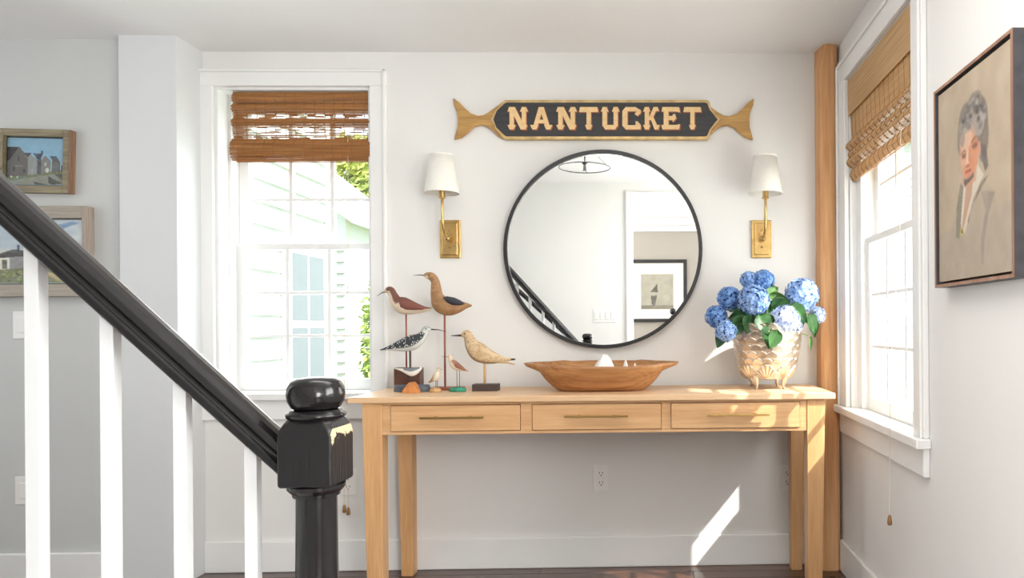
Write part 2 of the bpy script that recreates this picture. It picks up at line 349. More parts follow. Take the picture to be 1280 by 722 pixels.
# ------------------------------------------------------------------ woven blinds
def blind(name, label, XF, u0, u1, w, z1, m, sections, valance, cord_u, cord_z, tassels, mth, dens=.0032, gaps=()):
    """sections: list of (zt, zb, kind) with kind flat/fold; XF local->world"""
    rt = thing(name, label, 'window blind', tuple(XF @ Vector(((u0+u1)/2, w, z1))))
    P = lambda nm, mb, mm, **k: obj(nm, mb, mm, rt, xf=XF, **k)
    P('head_rail', box(u0, u1, w, w+.03, z1-.018, z1), M['tassel'])
    for (zt, zb, off, belly, nm) in sections:
        b = MB(); n = max(2, int((zt-zb)/dens)); th = MB()
        prof = []
        for i in range(n+1):
            t = i/n; z = zt+(zb-zt)*t; prof.append((w+off-belly*math.sin(math.pi*t), z))
        for i, (ww, z) in enumerate(prof):
            h = dens*(random.uniform(.40, .50) if nm != 'sheer' else random.uniform(.30, .47))
            e0 = random.uniform(-.004, .004); e1 = random.uniform(-.004, .004)
            xs = [u0+e0]
            if nm == 'sheer':
                t = i/n
                inz = any(a < t < c for a, c in gaps)
                if inz and random.random() < .55: 
                    x = u0
                    while x < u1:   # broken reeds leave see-through windows
                        L_ = random.uniform(.05, .2); b.box(x, min(x+L_*.45, u1), ww-.001, ww+.001, z-h, z+h); x += L_
                    continue
            sg = 3; zz = [z+random.uniform(-.0006, .0006) for _ in range(sg+1)]
            lo = []; 
            for q in range(sg+1):
                x = u0+e0+(u1+e1-u0-e0)*q/sg; lo.append([(x, ww-.0012, zz[q]-h), (x, ww+.0012, zz[q]-h), (x, ww+.0012, zz[q]+h), (x, ww-.0012, zz[q]+h)])
            b.loft(lo)
        o = P('reeds', b, m, kind='stuff')
        k = u0+.018; th = MB()
        while k < u1:
            for s in (-.0022,):
                for (a, c), (e, f_) in zip(prof[::2], prof[2::2]): th.box(k-.0008, k+.0008, min(a, e)+s, max(a, e)+s+.0008, f_, c)
            k += (u1-u0)/14.5
        P('warp_thread', th, mth, kind='stuff')
    if valance:
        P('valance', MB().loft([[(x, w-.014, valance), (x, w-.012, valance), (x, w-.012, z1), (x, w-.014, z1)] for x in (u0-.006, (u0+u1)/2, u1+.006)]), M['bamboolt'])
    for i, (cu, cz) in enumerate(tassels):
        mid = (cu+cord_u)/2
        c = P('pull_cord', MB().tube([(cord_u, w-.02, cord_z), (cord_u+.001, w-.028, (cord_z+cz)*.6), (mid, w-.05, (cord_z+cz)/2), (cu, w-.055, cz+.15), (cu, w-.055, cz+.03)], .0012, 6), M['cord'])
        obj('tassel', MB().lathe([(.002, .034), (.005, .03), (.0075, .015), (.008, .004), (.005, 0)], (cu, w-.055, cz), 12), M['tassel'], c, xf=XF, smooth=True)
    return rt
zl0 = at(375, 113, .0).z; zl = lambda y: at(375, y, .0).z
xb0, xb1 = at(288, 150, 0).x, at(466, 150, 0).x
blind('bamboo_blind', 'brown bamboo blind gathered at the top of the left window', Matrix(), xb0, xb1, .02, zl0, M['bamboo'],
      [(zl(115), zl(128), 0, .010, 'fold'), (zl(128), zl(141), 0, .014, 'fold'), (zl(141), zl(173), .006, .012, 'sheer'),
       (zl(148), zl(156), -.008, .012, 'fold'), (zl(173), zl(200), -.008, .022, 'fold'), (zl(176), zl(199), .03, .006, 'fold')],
      None, at(435, 200, .0).x, zl(172), [(at(431, 632, -.03).x, at(431, 640, -.03).z), (at(436, 632, -.03).x, at(436, 643, -.03).z)], M['tassel'],
      gaps=((.02, .25), (.42, .95)))
XFR = Matrix.Translation((XR, 0, 0)) @ Matrix.Rotation(R(-90), 4, 'Z')
blind('bamboo_blind', 'light tan bamboo blind half lowered over the right window', XFR, .24, .955, .008, 2.05, M['bamboolt'],
      [(2.03, 1.80, 0, .004, 'sheerless'), (1.80, 1.755, -.004, .022, 'fold'), (1.765, 1.725, .0, .018, 'fold'), (1.735, 1.69, -.004, .02, 'fold'), (1.69, 1.635, .004, .014, 'fold')],
      1.905, .86, 1.70, [(.83, .40)], M['tassel'])

# ------------------------------------------------------------------ outlets and switches
def plate(px, py, Y, kind, label, name, cat, group=None, mirrory=False, X=None):
    p = at(px, py, Y) if X is None else X
    rt = thing(name, label, cat, tuple(p), group); s = -1 if not mirrory else 1
    def P(nm, x0, x1, z0, z1, d0, d1, m, par=None, **k):
        return obj(nm, box(p.x+x0, p.x+x1, min(p.y+s*d0, p.y+s*d1), max(p.y+s*d0, p.y+s*d1), p.z+z0, p.z+z1), m, par or rt, **k)
    wd = .035 if kind != 'gang' else .10
    P('cover_plate', -wd, wd, -.057, .057, 0, .005, M['plastic'], bev=.002)
    if kind == 'outlet':
        for c in (-.021, .021):
            q = P('receptacle', -.0165, .0165, c-.014, c+.014, .005, .0075, M['plastic'], bev=.002)
            P('slot', -.008, -.0055, c-.002, c+.007, .0072, .008, M['slot'], q); P('slot', .0055, .008, c-.002, c+.007, .0072, .008, M['slot'], q)
            P('slot', -.0025, .0025, c-.011, c-.006, .0072, .008, M['slot'], q)
    elif kind == 'switch': P('rocker', -.0165, .0165, -.033, .033, .005, .009, M['plastic'], bev=.002)
    else:
        for c in (-.069, -.023, .023, .069): P('rocker', c-.0165, c+.0165, -.033, .033, .005, .009, M['plastic'], bev=.002)
    return rt
plate(751.5, 597, 0, 'outlet', 'white outlet on the back wall under the middle of the table', 'wall_outlet', 'outlet')
plate(984.5, 596, 0, 'outlet', 'white outlet half hidden behind the right back table leg', 'wall_outlet', 'outlet')
plate(436, 602, 0, 'outlet', 'white outlet low on the wall behind the black newel post', 'wall_outlet', 'outlet')
plate(28, 406, YL, 'switch', 'white light switch on the stair wall under the shadow-box painting', 'light_switch', 'light switch')
plate(30.5, 612.5, YL, 'switch', 'white wall plate low on the stair wall behind the left baluster', 'wall_plate', 'wall plate')
plate(0, 0, 0, 'gang', 'wide four-gang switch plate seen reflected in the round mirror', 'switch_plate', 'light switch', mirrory=True, X=Vector((-.405, YREAR, 1.115)))

# ------------------------------------------------------------------ console table
TF, TB, TZ = -.462, -.03, .795
tx0, tx1 = -1.13, .69
tb = thing('console_table', 'long pale oak console table with three drawers under the round mirror', 'table', ((tx0+tx1)/2, -.25, 0))
obj('tabletop', box(tx0, tx1, TF, TB, TZ-.022, TZ), M['oaktop'], tb, bev=.002)
lz = TZ-.022
def leg(xo, xi, yf, yb, sgn):
    xb = xo+sgn*.016; 
    top = [(xo, yf, lz), (xi, yf, lz), (xi, yb, lz), (xo, yb, lz)]; bt = [(xb, yf+.002, 0), (xi, yf+.002, 0), (xi, yb, 0), (xb, yb, 0)]
    obj('leg', MB().hexa(bt, top), M['oakz'], tb, bev=.003)
yl = TF+.016; lx0 = tx0+.045; lx1 = tx1-.035
leg(lx0, lx0+.074, yl, yl+.062, 1); leg(lx1, lx1-.070, yl, yl+.062, -1)
leg(lx0+.0, lx0+.066, -.092, -.034, 1); leg(lx1, lx1-.062, -.092, -.034, -1)
ax0, ax1 = lx0+.074, lx1-.070; ya = yl+.004; zb0, zb1 = .652, lz
b = MB().box(ax0, ax1, ya, ya+.02, zb1-.010, zb1).box(ax0, ax1, ya, ya+.02, zb0, zb0+.012)
dz0, dz1 = zb0+.013, zb1-.011
dr = [(at(488.5, 525, ya).x, at(651, 525, ya).x), (at(665, 525, ya).x, at(827, 525, ya).x), (at(838.5, 525, ya).x, at(1000, 525, ya).x)]
edges = [ax0]+[v for d in dr for v in d]+[ax1]
for i in range(0, 8, 2): b.box(edges[i], edges[i+1], ya, ya+.02, zb0+.012, zb1-.010)
obj('front_rail', b, M['oakx'], tb, bev=.001)
obj('back_rail', box(lx0+.066, lx1-.062, -.05, -.035, zb0, lz), M['oakx'], tb)
for x in (lx0+.03, lx1-.05): obj('side_rail', box(x, x+.02, yl+.062, -.092, zb0, lz), M['oakz'], tb)
for i, (a, c) in enumerate(dr):
    d = obj('drawer', box(a+.002, c-.002, ya-.006, ya+.018, dz0+.001, dz1-.001).box(a+.015, c-.015, ya+.018, -.10, dz0+.008, dz1-.01), M['oakx'], tb, bev=.0015)
    m = (a+c)/2+.008*(i-1); z = (dz0+dz1)/2+.004; hw = .118
    h = MB().box(m-hw, m+hw, ya-.034, ya-.026, z-.004, z+.004).box(m-.07, m-.06, ya-.027, ya-.005, z-.004, z+.004).box(m+.06, m+.07, ya-.027, ya-.005, z-.004, z+.004)
    obj('handle', h, M['brassdk'] if i < 2 else M['brass'], d, bev=.001)

# ------------------------------------------------------------------ round mirror
mc = at(754.3, 311.5, -.02); MRr = .432
TILT = 9
mr = thing('round_mirror', 'round wall mirror with a thin black frame above the table', 'mirror', (mc.x, 0, mc.z-MRr))
def ringy(r0, r1, y0, y1, n=96):
    return MB().loft([[(mc.x+r*math.cos(2*math.pi*j/n), y, mc.z+r*math.sin(2*math.pi*j/n)) for j in range(n)] for r, y in ((r0, y0), (r1, y0), (r1, y1), (r0, y1), (r0, y0))], caps=False)
obj('frame', ringy(MRr-.016, MRr, -.030, -.001), M['frameblack'], mr, bev=.001)
b = MB(); n = 96
b.loft([[(mc.x+(MRr-.014)*math.cos(2*math.pi*j/n), y, mc.z+(MRr-.014)*math.sin(2*math.pi*j/n)) for j in range(n)] for y in (-.020, -.014)])
obj('glass', b, M['mirror'], mr)
mr.location.y -= .003; mr.rotation_euler.x = R(.30)

# ------------------------------------------------------------------ carved sign
YS = -.028
def S(px, py, Y=YS): p = at(px, py, Y); return (p.x, p.z)
sg = thing('carved_sign', 'black carved NANTUCKET sign with gold whale-tail ends', 'sign', tuple(at(754, 176, 0)))
def tail(side):
    raw = [(617, 146), (611, 141), (604, 143), (597, 144.5), (588, 141), (580, 134), (574, 127), (566, 121.5), (567, 130), (571, 140), (572, 149), (571.5, 158), (569, 167), (567, 174.5), (577, 172), (585, 165), (592, 158), (600, 155), (610, 157), (618, 163), (624, 171), (632, 175), (640, 174), (640, 125), (632, 124), (627, 127), (622, 136)]
    raw = [(610, 140), (603, 143.5), (597, 144.2), (588, 141), (580, 134), (574, 127.5), (566, 121.5), (567, 130), (571, 140), (572, 149), (571.5, 158), (569, 167), (567, 174.5), (577, 171.5), (585, 165), (592, 158.5), (600, 156), (608, 157.5), (616, 163), (622, 169.5), (629, 174), (640, 174), (640, 126), (629, 126), (621, 132)]
    if side: raw = [(2*754.4-x, y+.5) for x, y in raw]
    return MB().prism([S(x, y, -.02) for x, y in raw], -.020, -.002)
for s in (0, 1): obj('whale_tail', tail(s), M['gold'], sg, bev=.006)
def board(g, y0, y1):
    L_, R_ = 634-g*.8, 881+g*.8; pts = [(L_, 124.5+4-g), (R_, 124.5+4-g+.5)]
    rr = [(R_, 128.5-g), (R_+3, 129.5-g*.6), (887+g*.6, 137), (894+g*.8, 146), (898+g, 149.5), (894+g*.8, 153), (887+g*.6, 162), (R_+3, 169.5+g*.6), (R_, 170.5+g)]
    ll = [(L_, 170.5+g), (L_-3, 169.5+g*.6), (621-g*.6, 160), (617-g, 149.5), (621-g*.6, 139), (L_-3, 129.5-g*.6), (L_, 128.5-g)]
    rr = [(min(x, 897+g) if x > 890 else x, y) for x, y in rr]
    return MB().prism([S(x, y) for x, y in ll+rr], y0, y1)
obj('gold_border', board(3.6, -.030, -.003), M['goldrim'], sg, bev=.002)
obj('panel', board(0, -.0335, -.02), M['signblack'], sg, bev=.001)
def serB(c, h=.20, w_=.20): return [(c-w_, h), (c+w_, h), (c+w_*.5, 0), (c-w_*.5, 0)]
def serT(c, h=.20, w_=.20): return [(c-w_*.5, 1), (c+w_*.5, 1), (c+w_, 1-h), (c-w_, 1-h)]
def rc(a, b_, c, d): return [(a, c), (b_, c), (b_, d), (a, d)]
GL = {
 'N': [rc(.1, .31, 0, 1), rc(.69, .90, 0, 1), [(.1, 1), (.36, 1), (.90, 0), (.64, 0)], serB(.2), serT(.80), serB(.80, .2, .17), [(.0, .8), (.2, .8), (.2, 1), (.08, 1)]],
 'A': [[(.38, 1), (.60, 1), (.30, .08), (.10, .08)], [(.42, 1), (.62, 1), (.92, .08), (.70, .08)], rc(.28, .72, .27, .43), serB(.17), serB(.83)],
 'T': [[(0, .78), (.05, 1), (.95, 1), (1, .78)], rc(.39, .62, .05, .9), serB(.5, .2, .19)],
 'U': [rc(.10, .34, .15, 1), rc(.68, .90, .15, 1), [(.10, .2), (.24, 0), (.76, 0), (.90, .2)], serT(.22), serT(.79)],
 'C': [rc(0, .28, .16, .84), [(0, .82), (.18, 1), (.74, 1), (.84, .80)], [(0, .18), (.84, .2), (.82, 0), (.18, 0)], [(.70, 1), (1, .86), (1, .74), (.82, .6), (.66, .70), (.80, .8)], [(.70, .0), (1, .0), (1, .20), (.82, .36), (.72, .36), (.72, .1)]],
 'K': [rc(.10, .36, 0, 1), [(.62, 1), (.88, 1), (.52, .42), (.3, .42)], [(.40, .58), (.6, .58), (.94, .0), (.68, .0)], serB(.22, .2, .22), serT(.22, .2, .22), serT(.76, .18, .2), serB(.80, .2, .2)],
 'E': [rc(.12, .38, 0, 1), [(.0, .8), (.05, 1), (.95, 1), (1, .76), (.8, .8)], [(0, .2), (.05, 0), (.95, 0), (1, .24), (.8, .2)], rc(.3, .7, .42, .60), [(.6, .32), (.8, .5), (.72, .70), (.6, .66)]],
}
spans = [('N', 634.8, 660.5), ('A', 663.8, 690), ('N', 695.5, 721.5), ('T', 724, 748), ('U', 750.7, 774.8), ('C', 778, 801), ('K', 803.8, 824.8), ('E', 826.7, 850), ('T', 854, 876.5)]
for ch, a, c in spans:
    def mk(dx, dy, y0, y1, gr=0):
        b = MB()
        for ip, poly in enumerate(GL[ch]):
            cx = sum(p[0] for p in poly)/len(poly); cy = sum(p[1] for p in poly)/len(poly)
            b.prism([S(a+(cx+(u-cx)*(1+gr))*(c-a)+dx, 162.3-(cy+(v-cy)*(1+gr))*27.8+dy) for u, v in poly], y0-ip*.00012, y1)
        return b
    l = obj('letter', mk(0, 0, -.0375, -.0334), M['letter'], sg)
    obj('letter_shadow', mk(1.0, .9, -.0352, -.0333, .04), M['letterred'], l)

# ------------------------------------------------------------------ brass sconces
def sconce(pxp, label):
    p = at(pxp, 299, 0)
    rt = thing('wall_sconce', label, 'wall lamp', (p.x, 0, p.z-.08), 'brass sconces either side of the mirror')
    x, z = p.x, p.z
    bp = obj('backplate', box(x-.045, x+.045, -.012, -.0005, z-.083, z+.083), M['brass'], rt, bev=.003)
    obj('raised_panel', box(x-.034, x+.034, -.019, -.012, z-.070, z+.070), M['brass'], bp, bev=.003)
    for dz in (.036, -.036): obj('screw', MB().sphere((x, -.021, z+dz), .005, n=10, m=6), M['brassdk'], bp, smooth=True)
    obj('arm', MB().tube([(x, -.018, z), (x, -.05, z-.002), (x, -.085, z+.006), (x, -.110, z+.03), (x, -.120, z+.06), (x, -.124, z+.11), (x, -.125, z+.19)], .0058, 12), M['brass'], rt, smooth=True)
    obj('knob', MB().sphere((x, -.050, z-.002), .0135, n=16, m=10), M['brass'], rt, smooth=True)
    obj('socket', MB().lathe([(.006, .155), (.016, .158), (.016, .162), (.012, .165), (.013, .20), (.013, .225), (.004, .228)], (x, -.125, z), 20), M['brass'], rt, smooth=False)
    obj('bulb', MB().sphere((x, -.125, z+.25), .02, .02, .026), M['plastic'], rt, smooth=True)
    n = 48
    pr = [(.071, .178), (.0485, .336), (.0475, .336), (.070, .178), (.071, .178)]
    sh = obj('lamp_shade', MB().lathe(pr, (x, -.125, z), n, caps=False), M['shade'], rt, smooth=True)
    b = MB().tube([(x-.06, -.125, z+.225), (x+.06, -.125, z+.225)], .0012, 6).tube([(x, -.185, z+.225), (x, -.065, z+.225)], .0012, 6)
    obj('shade_spider', b, M['brass'], sh)
    for zz in (.179, .335):
        r = .0712 if zz < .2 else .0487
        obj('shade_trim', MB().lathe([(r, zz-.002), (r+.0012, zz), (r, zz+.004), (r-.001, zz)], (x, -.125, z), n, caps=False), M['shade'], sh)
    return rt
sconce(563.5, 'brass wall sconce with cream shade left of the round mirror')
sconce(951.5, 'brass wall sconce with cream shade right of the mirror above the hydrangeas')

# ------------------------------------------------------------------ paintings (brush functions)
def canvas_colors(W, H, ops, base, noise=.03, seed=1, blur=1):
    g = np.random.default_rng(seed); xs, ys = np.meshgrid(np.linspace(0, 1, W+1), np.linspace(0, 1, H+1)); img = np.ones((H+1, W+1, 3))*np.array(base)
    def blurf(m, k):
        for _ in range(k):
            p = np.pad(m, 1, mode='edge'); m = (p[1:-1, 1:-1]*2+p[:-2, 1:-1]+p[2:, 1:-1]+p[1:-1, :-2]+p[1:-1, 2:])/6
        return m
    def poly(pts):
        ins = np.zeros(xs.shape, bool); n = len(pts)
        for i in range(n):
            x1, y1 = pts[i]; x2, y2 = pts[(i+1) % n]
            if y1 == y2: continue
            c = ((y1 > ys) != (y2 > ys)) & (xs < (x2-x1)*(ys-y1)/(y2-y1)+x1); ins ^= c
        return ins.astype(float)
    def nz(k):
        s = g.random((k+2, k+2)); yi = ys*k; xi = xs*k; y0 = yi.astype(int); x0 = xi.astype(int); fy = yi-y0; fx = xi-x0
        return s[y0, x0]*(1-fx)*(1-fy)+s[y0, x0+1]*fx*(1-fy)+s[y0+1, x0]*(1-fx)*fy+s[y0+1, x0+1]*fx*fy
    for op in ops:
        k = op[0]; col = np.array(op[2]); soft = op[3] if len(op) > 3 else 1; a = op[4] if len(op) > 4 else 1
        if k == 'p': m = poly(op[1])
        elif k == 'e': cx, cy, rx, ry = op[1]; m = (((xs-cx)/rx)**2+((ys-cy)/ry)**2 < 1).astype(float)
        elif k == 'n': m = np.clip((nz(op[1])-.5)*3, 0, 1)
        m = blurf(m, soft)*a
        if k != 'n': m = m*(1-.25*nz(30))
        img = img*(1-m[..., None])+col*m[..., None]
    img *= (1+noise*(g.random(xs.shape)-.5)*2)[..., None]*(1+.12*(nz(14)-.5))[..., None]
    return np.concatenate([np.clip(img, 0, 1), np.ones(xs.shape+(1,))], 2).reshape(-1, 4)
def canvas(name, par, p00, p10, p01, W, H, ops, base, m='canvas', **k):
    """p00 top-left, p10 top-right, p01 bottom-left"""
    a = Vector(p00); U = Vector(p10)-a; V = Vector(p01)-a
    b = MB().grid(lambda u, v: a+U*u+V*v, W, H)
    o = obj(name, b, M[m], par, cols=canvas_colors(W, H, ops, base, **k), recalc=False); return o

# portrait on the right wall
XF_ = .772
pc = atx(1169, 240, XF_+.006); y_f = atx(1168, 240, XF_).y; y_n = atx(1266.5, 200, XF_).y
zt = (atx(1168, 117, XF_).z+atx(1264, 33, XF_).z)/2; zbm = (atx(1169, 360, XF_).z+atx(1268, 346, XF_).z)/2
pt = thing('portrait_painting', 'portrait of a grey-haired woman in a dark floating frame on the right wall', 'painting', (XR, (y_f+y_n)/2, zbm))
M['framewood'] = wood('frame_rosewood', (.42, .24, .15), (.24, .12, .08), 'Z', .45, 10)
M['frameside'] = mat('frame_slate', (.075, .07, .08), .5, var=.3, scale=30)
fw = .008
for (a, c, d, e) in ((y_f, y_f-fw, zbm, zt), (y_n+fw, y_n, zbm, zt), (y_f-fw, y_n+fw, zbm, zbm+fw), (y_f-fw, y_n+fw, zt-fw, zt)):
    fr = obj('frame_rail', box(XF_+.001, XR-.0008, min(a, c), max(a, c), d, e), M['frameside'], pt)
    obj('frame_lip', box(XF_-.0005, XF_+.0015, min(a, c), max(a, c), d, e), M['framewood'], fr)
obj('backing_board', box(XR-.012, XR-.002, y_n+fw, y_f-fw, zbm+fw, zt-fw), M['frameblack'], pt)
gp = .007+fw; c0 = (y_f-gp, zt-gp); c1 = (y_n+gp, zbm+gp)
obj('stretcher', box(XF_+.008, XR-.014, c1[0], c0[0], c1[1], c0[1]), M['bamboolt'], pt)
bgc = (.46, .37, .27)
ops = [('n', 5, (.38, .30, .22), 2, .6), ('n', 9, (.52, .44, .34), 2, .5),
 ('p', [(0, .75), (1, .7), (1, 1), (0, 1)], (.36, .32, .28), 14, .5),
 ('p', [(.30, .62), (.40, .52), (.60, .52), (.78, .62), (.90, .80), (.95, .93), (.90, 1), (.12, 1), (.16, .85), (.22, .70)], (.40, .33, .25), 5, .75),
 ('p', [(.62, .60), (.80, .63), (.72, .72), (.66, .85), (.65, .95), (.62, .95), (.62, .82), (.68, .70)], (.22, .19, .17), 2, .6),
 ('p', [(.36, .50), (.56, .48), (.52, .60), (.40, .76), (.36, .76)], (.50, .30, .20), 1),
 ('p', [(.54, .44), (.66, .53), (.52, .62), (.40, .78), (.37, .76), (.50, .60)], (.66, .60, .50), 1, .9),
 ('p', [(.34, .52), (.39, .55), (.35, .74), (.31, .80), (.27, .78), (.28, .64)], (.20, .19, .14), 1, .9),
 ('p', [(.39, .53), (.42, .55), (.37, .72), (.35, .76), (.34, .72)], (.68, .64, .56), 1, .9),
 ('p', [(.62, .56), (.72, .54), (.50, .66), (.45, .74), (.44, .72)], (.14, .11, .09), 1, .85),
 ('e', (.355, .765, .022, .022), (.55, .45, .10), 1), ('e', (.358, .765, .012, .012), (.08, .09, .05), 0),
 # neck, ribbon
 ('p', [(.40, .48), (.58, .44), (.56, .54), (.42, .56)], (.55, .30, .19), 1),
 ('p', [(.39, .515), (.53, .49), (.53, .52), (.40, .55)], (.10, .09, .10), 1),
 # hair back
 ('e', (.53, .255, .185, .125), (.20, .165, .14), 2), ('e', (.42, .23, .10, .09), (.22, .19, .16), 2), ('e', (.65, .34, .075, .13), (.20, .17, .145), 2),
 ('e', (.35, .30, .05, .09), (.20, .17, .15), 2), ('e', (.545, .155, .09, .04), (.23, .20, .17), 2), ('p', [(.62, .38), (.69, .40), (.72, .50), (.68, .52), (.64, .46)], (.15, .13, .12), 1),
 # face
 ('e', (.46, .375, .125, .125), (.62, .34, .21), 2), ('e', (.45, .46, .085, .055), (.60, .29, .17), 2), ('e', (.52, .41, .07, .09), (.62, .25, .13), 3, .8),
 ('e', (.42, .32, .09, .05), (.68, .45, .33), 3, .9), ('e', (.60, .40, .025, .04), (.60, .30, .20), 1), ('e', (.385, .40, .035, .05), (.64, .40, .28), 2, .7),
 ('p', [(.495, .345), (.56, .325), (.60, .345), (.56, .335), (.50, .355)], (.14, .09, .07), 0, .9), ('p', [(.35, .375), (.40, .365), (.42, .375), (.38, .375), (.35, .385)], (.16, .10, .08), 0, .9),
 ('e', (.545, .372, .035, .013), (.09, .06, .05), 1, .95), ('e', (.395, .395, .028, .012), (.10, .07, .06), 1, .95), ('e', (.555, .365, .05, .028), (.36, .17, .11), 2, .5), ('e', (.39, .388, .04, .025), (.36, .18, .12), 2, .5),
 ('p', [(.44, .37), (.455, .37), (.455, .43), (.47, .445), (.43, .45), (.415, .44)], (.74, .52, .40), 1, .8), ('e', (.445, .452, .032, .008), (.30, .12, .08), 1, .8),
 ('p', [(.47, .38), (.49, .38), (.49, .44), (.475, .445)], (.45, .20, .12), 1, .6),
 ('e', (.455, .482, .045, .008), (.45, .10, .07), 0, .95), ('e', (.455, .495, .035, .008), (.62, .24, .17), 1, .8), ('e', (.45, .475, .05, .004), (.20, .07, .05), 0, .6),
 # hair front curls
 ('e', (.44, .245, .12, .045), (.34, .30, .27), 2, .95), ('e', (.60, .28, .075, .06), (.33, .29, .26), 2, .95), ('e', (.37, .29, .04, .06), (.30, .26, .22), 2, .9)]
g2 = random.Random(3)
for i in range(90):
    a = g2.uniform(0, 6.28); r = g2.uniform(.35, 1); cx = .53+.165*r*math.cos(a); cy = .245+.10*r*math.sin(a)
    if .38 < cx < .57 and cy > .27: continue
    v = g2.choice([.07, .10, .15, .42, .36, .24]); ops.append(('e', (cx, cy, g2.uniform(.015, .035), g2.uniform(.008, .018)), (v, v*.93, v*.86), 1, .6))
ops += [('n', 22, (.50, .42, .34), 1, .15)]
canvas('canvas', pt, (XF_+.0065, c0[0], c0[1]), (XF_+.0065, c1[0], c0[1]), (XF_+.0065, c0[0], c1[1]), 170, 220, ops, bgc, seed=4)

# left wall paintings
def framed(name, label, xA, xB, zA, zB, dep, fwid, mats, ops, base, W, H, tilt=0, seed=2, lin=.01, fv=None):
    fv = fv or fwid
    """xA..xB outer, zA bottom, zB top on the stair wall"""
    rt = thing(name, label, 'painting', ((xA+xB)/2, YL, zA)); y = YL-.0008
    XT = Matrix.Translation(((xA+xB)/2, 0, zB)) @ Matrix.Rotation(tilt, 4, 'Y') @ Matrix.Translation((-(xA+xB)/2, 0, -zB))
    for q, (a, c, d, e) in enumerate(((xA, xA+fwid, zA, zB), (xB-fwid, xB-.007, zA, zB), (xA+fwid, xB-fwid, zA, zA+fv), (xA+fwid, xB-fwid, zB-fv, zB))):
        fr = obj('frame_rail', box(a, c, y-dep, y, d, e), mats[0], rt, bev=.002, xf=XT)
        if q == 1: obj('frame_edge', box(xB-.0069, xB, y-dep+.001, y, zA, zB), mats[1], fr, bev=.001, xf=XT)
    obj('liner', box(xA+fwid, xB-fwid, y-lin, y-.001, zA+fv, zB-fv), M['frameblack'], rt, xf=XT)
    g = .004; ya_ = y-lin-.002
    p = [XT @ Vector(v) for v in ((xA+fwid+g, ya_, zB-fv-g), (xB-fwid-g, ya_, zB-fv-g), (xA+fwid+g, ya_, zA+fv+g))]
    canvas('canvas', rt, p[0], p[1], p[2], W, H, ops, base, seed=seed); return rt
M['fr_olive'] = wood('olive_frame', (.30, .25, .15), (.13, .10, .06), 'X', .5, 12, .4)
M['fr_olivez'] = wood('worn_frame_side', (.42, .24, .14), (.18, .10, .06), 'Z', .5, 12, .4)
M['fr_grey'] = wood('grey_frame', (.42, .37, .31), (.30, .26, .21), 'X', .6, 12, .2)
M['fr_greyz'] = wood('grey_frame_side', (.50, .43, .37), (.36, .27, .22), 'Z', .6, 12, .2)
def house(x, w_, yb, yt, yr, c1, c2, roof):
    return [('p', [(x, yb), (x, yt), (x+w_*.35, yr), (x+w_*.6, yt), (x+w_*.6, yb)], c1, 0), ('p', [(x+w_*.6, yb), (x+w_*.6, yt), (x+w_, yt+.03), (x+w_, yb-.02)], c2, 0),
            ('p', [(x+w_*.35, yr), (x+w_*.85, yr+.01), (x+w_, yt+.04), (x+w_*.6, yt)], roof, 0)]
ops = [('p', [(0, .5), (1, .5), (1, .75), (0, .8)], (.35, .5, .5), 8, .5), ('p', [(.0, .95), (.5, .80), (1, .70), (1, 1), (0, 1)], (.24, .23, .17), 1),
 ('p', [(0, .80), (.25, .78), (.6, .74), (1, .66), (1, .72), (.6, .80), (.3, .86), (0, .95)], (.13, .15, .04), 1)]
ops += [('p', [(0, .20), (.22, .20), (.38, .45), (.38, .80), (0, .84)], (.10, .09, .085), 0), ('p', [(.0, .2), (.20, .2), (.04, .48), (0, .5)], (.035, .03, .03), 0), ('p', [(.2, .2), (.04, .48), (.04, .84), (.38, .8), (.38, .45)], (.13, .12, .11), 0)]
ops += [('p', [(.30, .36), (.40, .34), (.52, .46), (.52, .78), (.36, .80), (.36, .44)], (.26, .26, .24), 0), ('p', [(.28, .32), (.42, .32), (.36, .42)], (.04, .04, .04), 0), ('p', [(.45, .32), (.62, .33), (.58, .46), (.52, .45)], (.04, .03, .035), 0),
 ('p', [(.52, .46), (.60, .45), (.60, .76), (.52, .77)], (.07, .065, .06), 0), ('p', [(.60, .46), (.66, .36), (.76, .48), (.76, .74), (.60, .77)], (.20, .17, .15), 0), ('p', [(.59, .27), (.62, .27), (.62, .34), (.59, .34)], (.03, .03, .03), 0),
 ('p', [(.74, .38), (.86, .38), (.93, .52), (.80, .50)], (.05, .05, .06), 0), ('p', [(.78, .50), (.86, .40), (.92, .52), (.92, .70), (.78, .73)], (.12, .10, .09), 0), ('p', [(.94, .58), (.99, .55), (1, .68), (.94, .7)], (.07, .07, .08), 0),
 ('e', (.70, .68, .03, .05), (.6, .6, .5), 0), ('e', (.67, .55, .02, .04), (.5, .5, .42), 0), ('e', (.44, .70, .02, .05), (.3, .34, .38), 0), ('e', (.20, .60, .07, .015), (.24, .24, .22), 0), ('e', (.2, .45, .015, .06), (.05, .05, .05), 0), ('e', (.12, .67, .02, .06), (.04, .05, .06), 0), ('e', (.30, .70, .02, .05), (.05, .05, .06), 0),
 ('p', [(.72, .80), (.80, .86), (.97, .95), (.80, .99), (.72, .95)], (.06, .07, .06), 0), ('p', [(.45, .92), (.55, .95), (.7, .99), (.5, .99)], (.08, .08, .07), 0), ('p', [(.82, .76), (.98, .74), (.98, .9)], (.09, .10, .08), 0),
 ('e', (.08, .83, .02, .02), (.6, .6, .45), 0), ('e', (.18, .84, .015, .02), (.6, .6, .45), 0), ('e', (.12, .87, .02, .02), (.2, .25, .05), 0)]
q0, q1, q2 = at(-5, 200, YL-.03), at(88.5, 200, YL-.03), at(40, 161, YL-.03); q3 = at(40, 240.5, YL-.03)
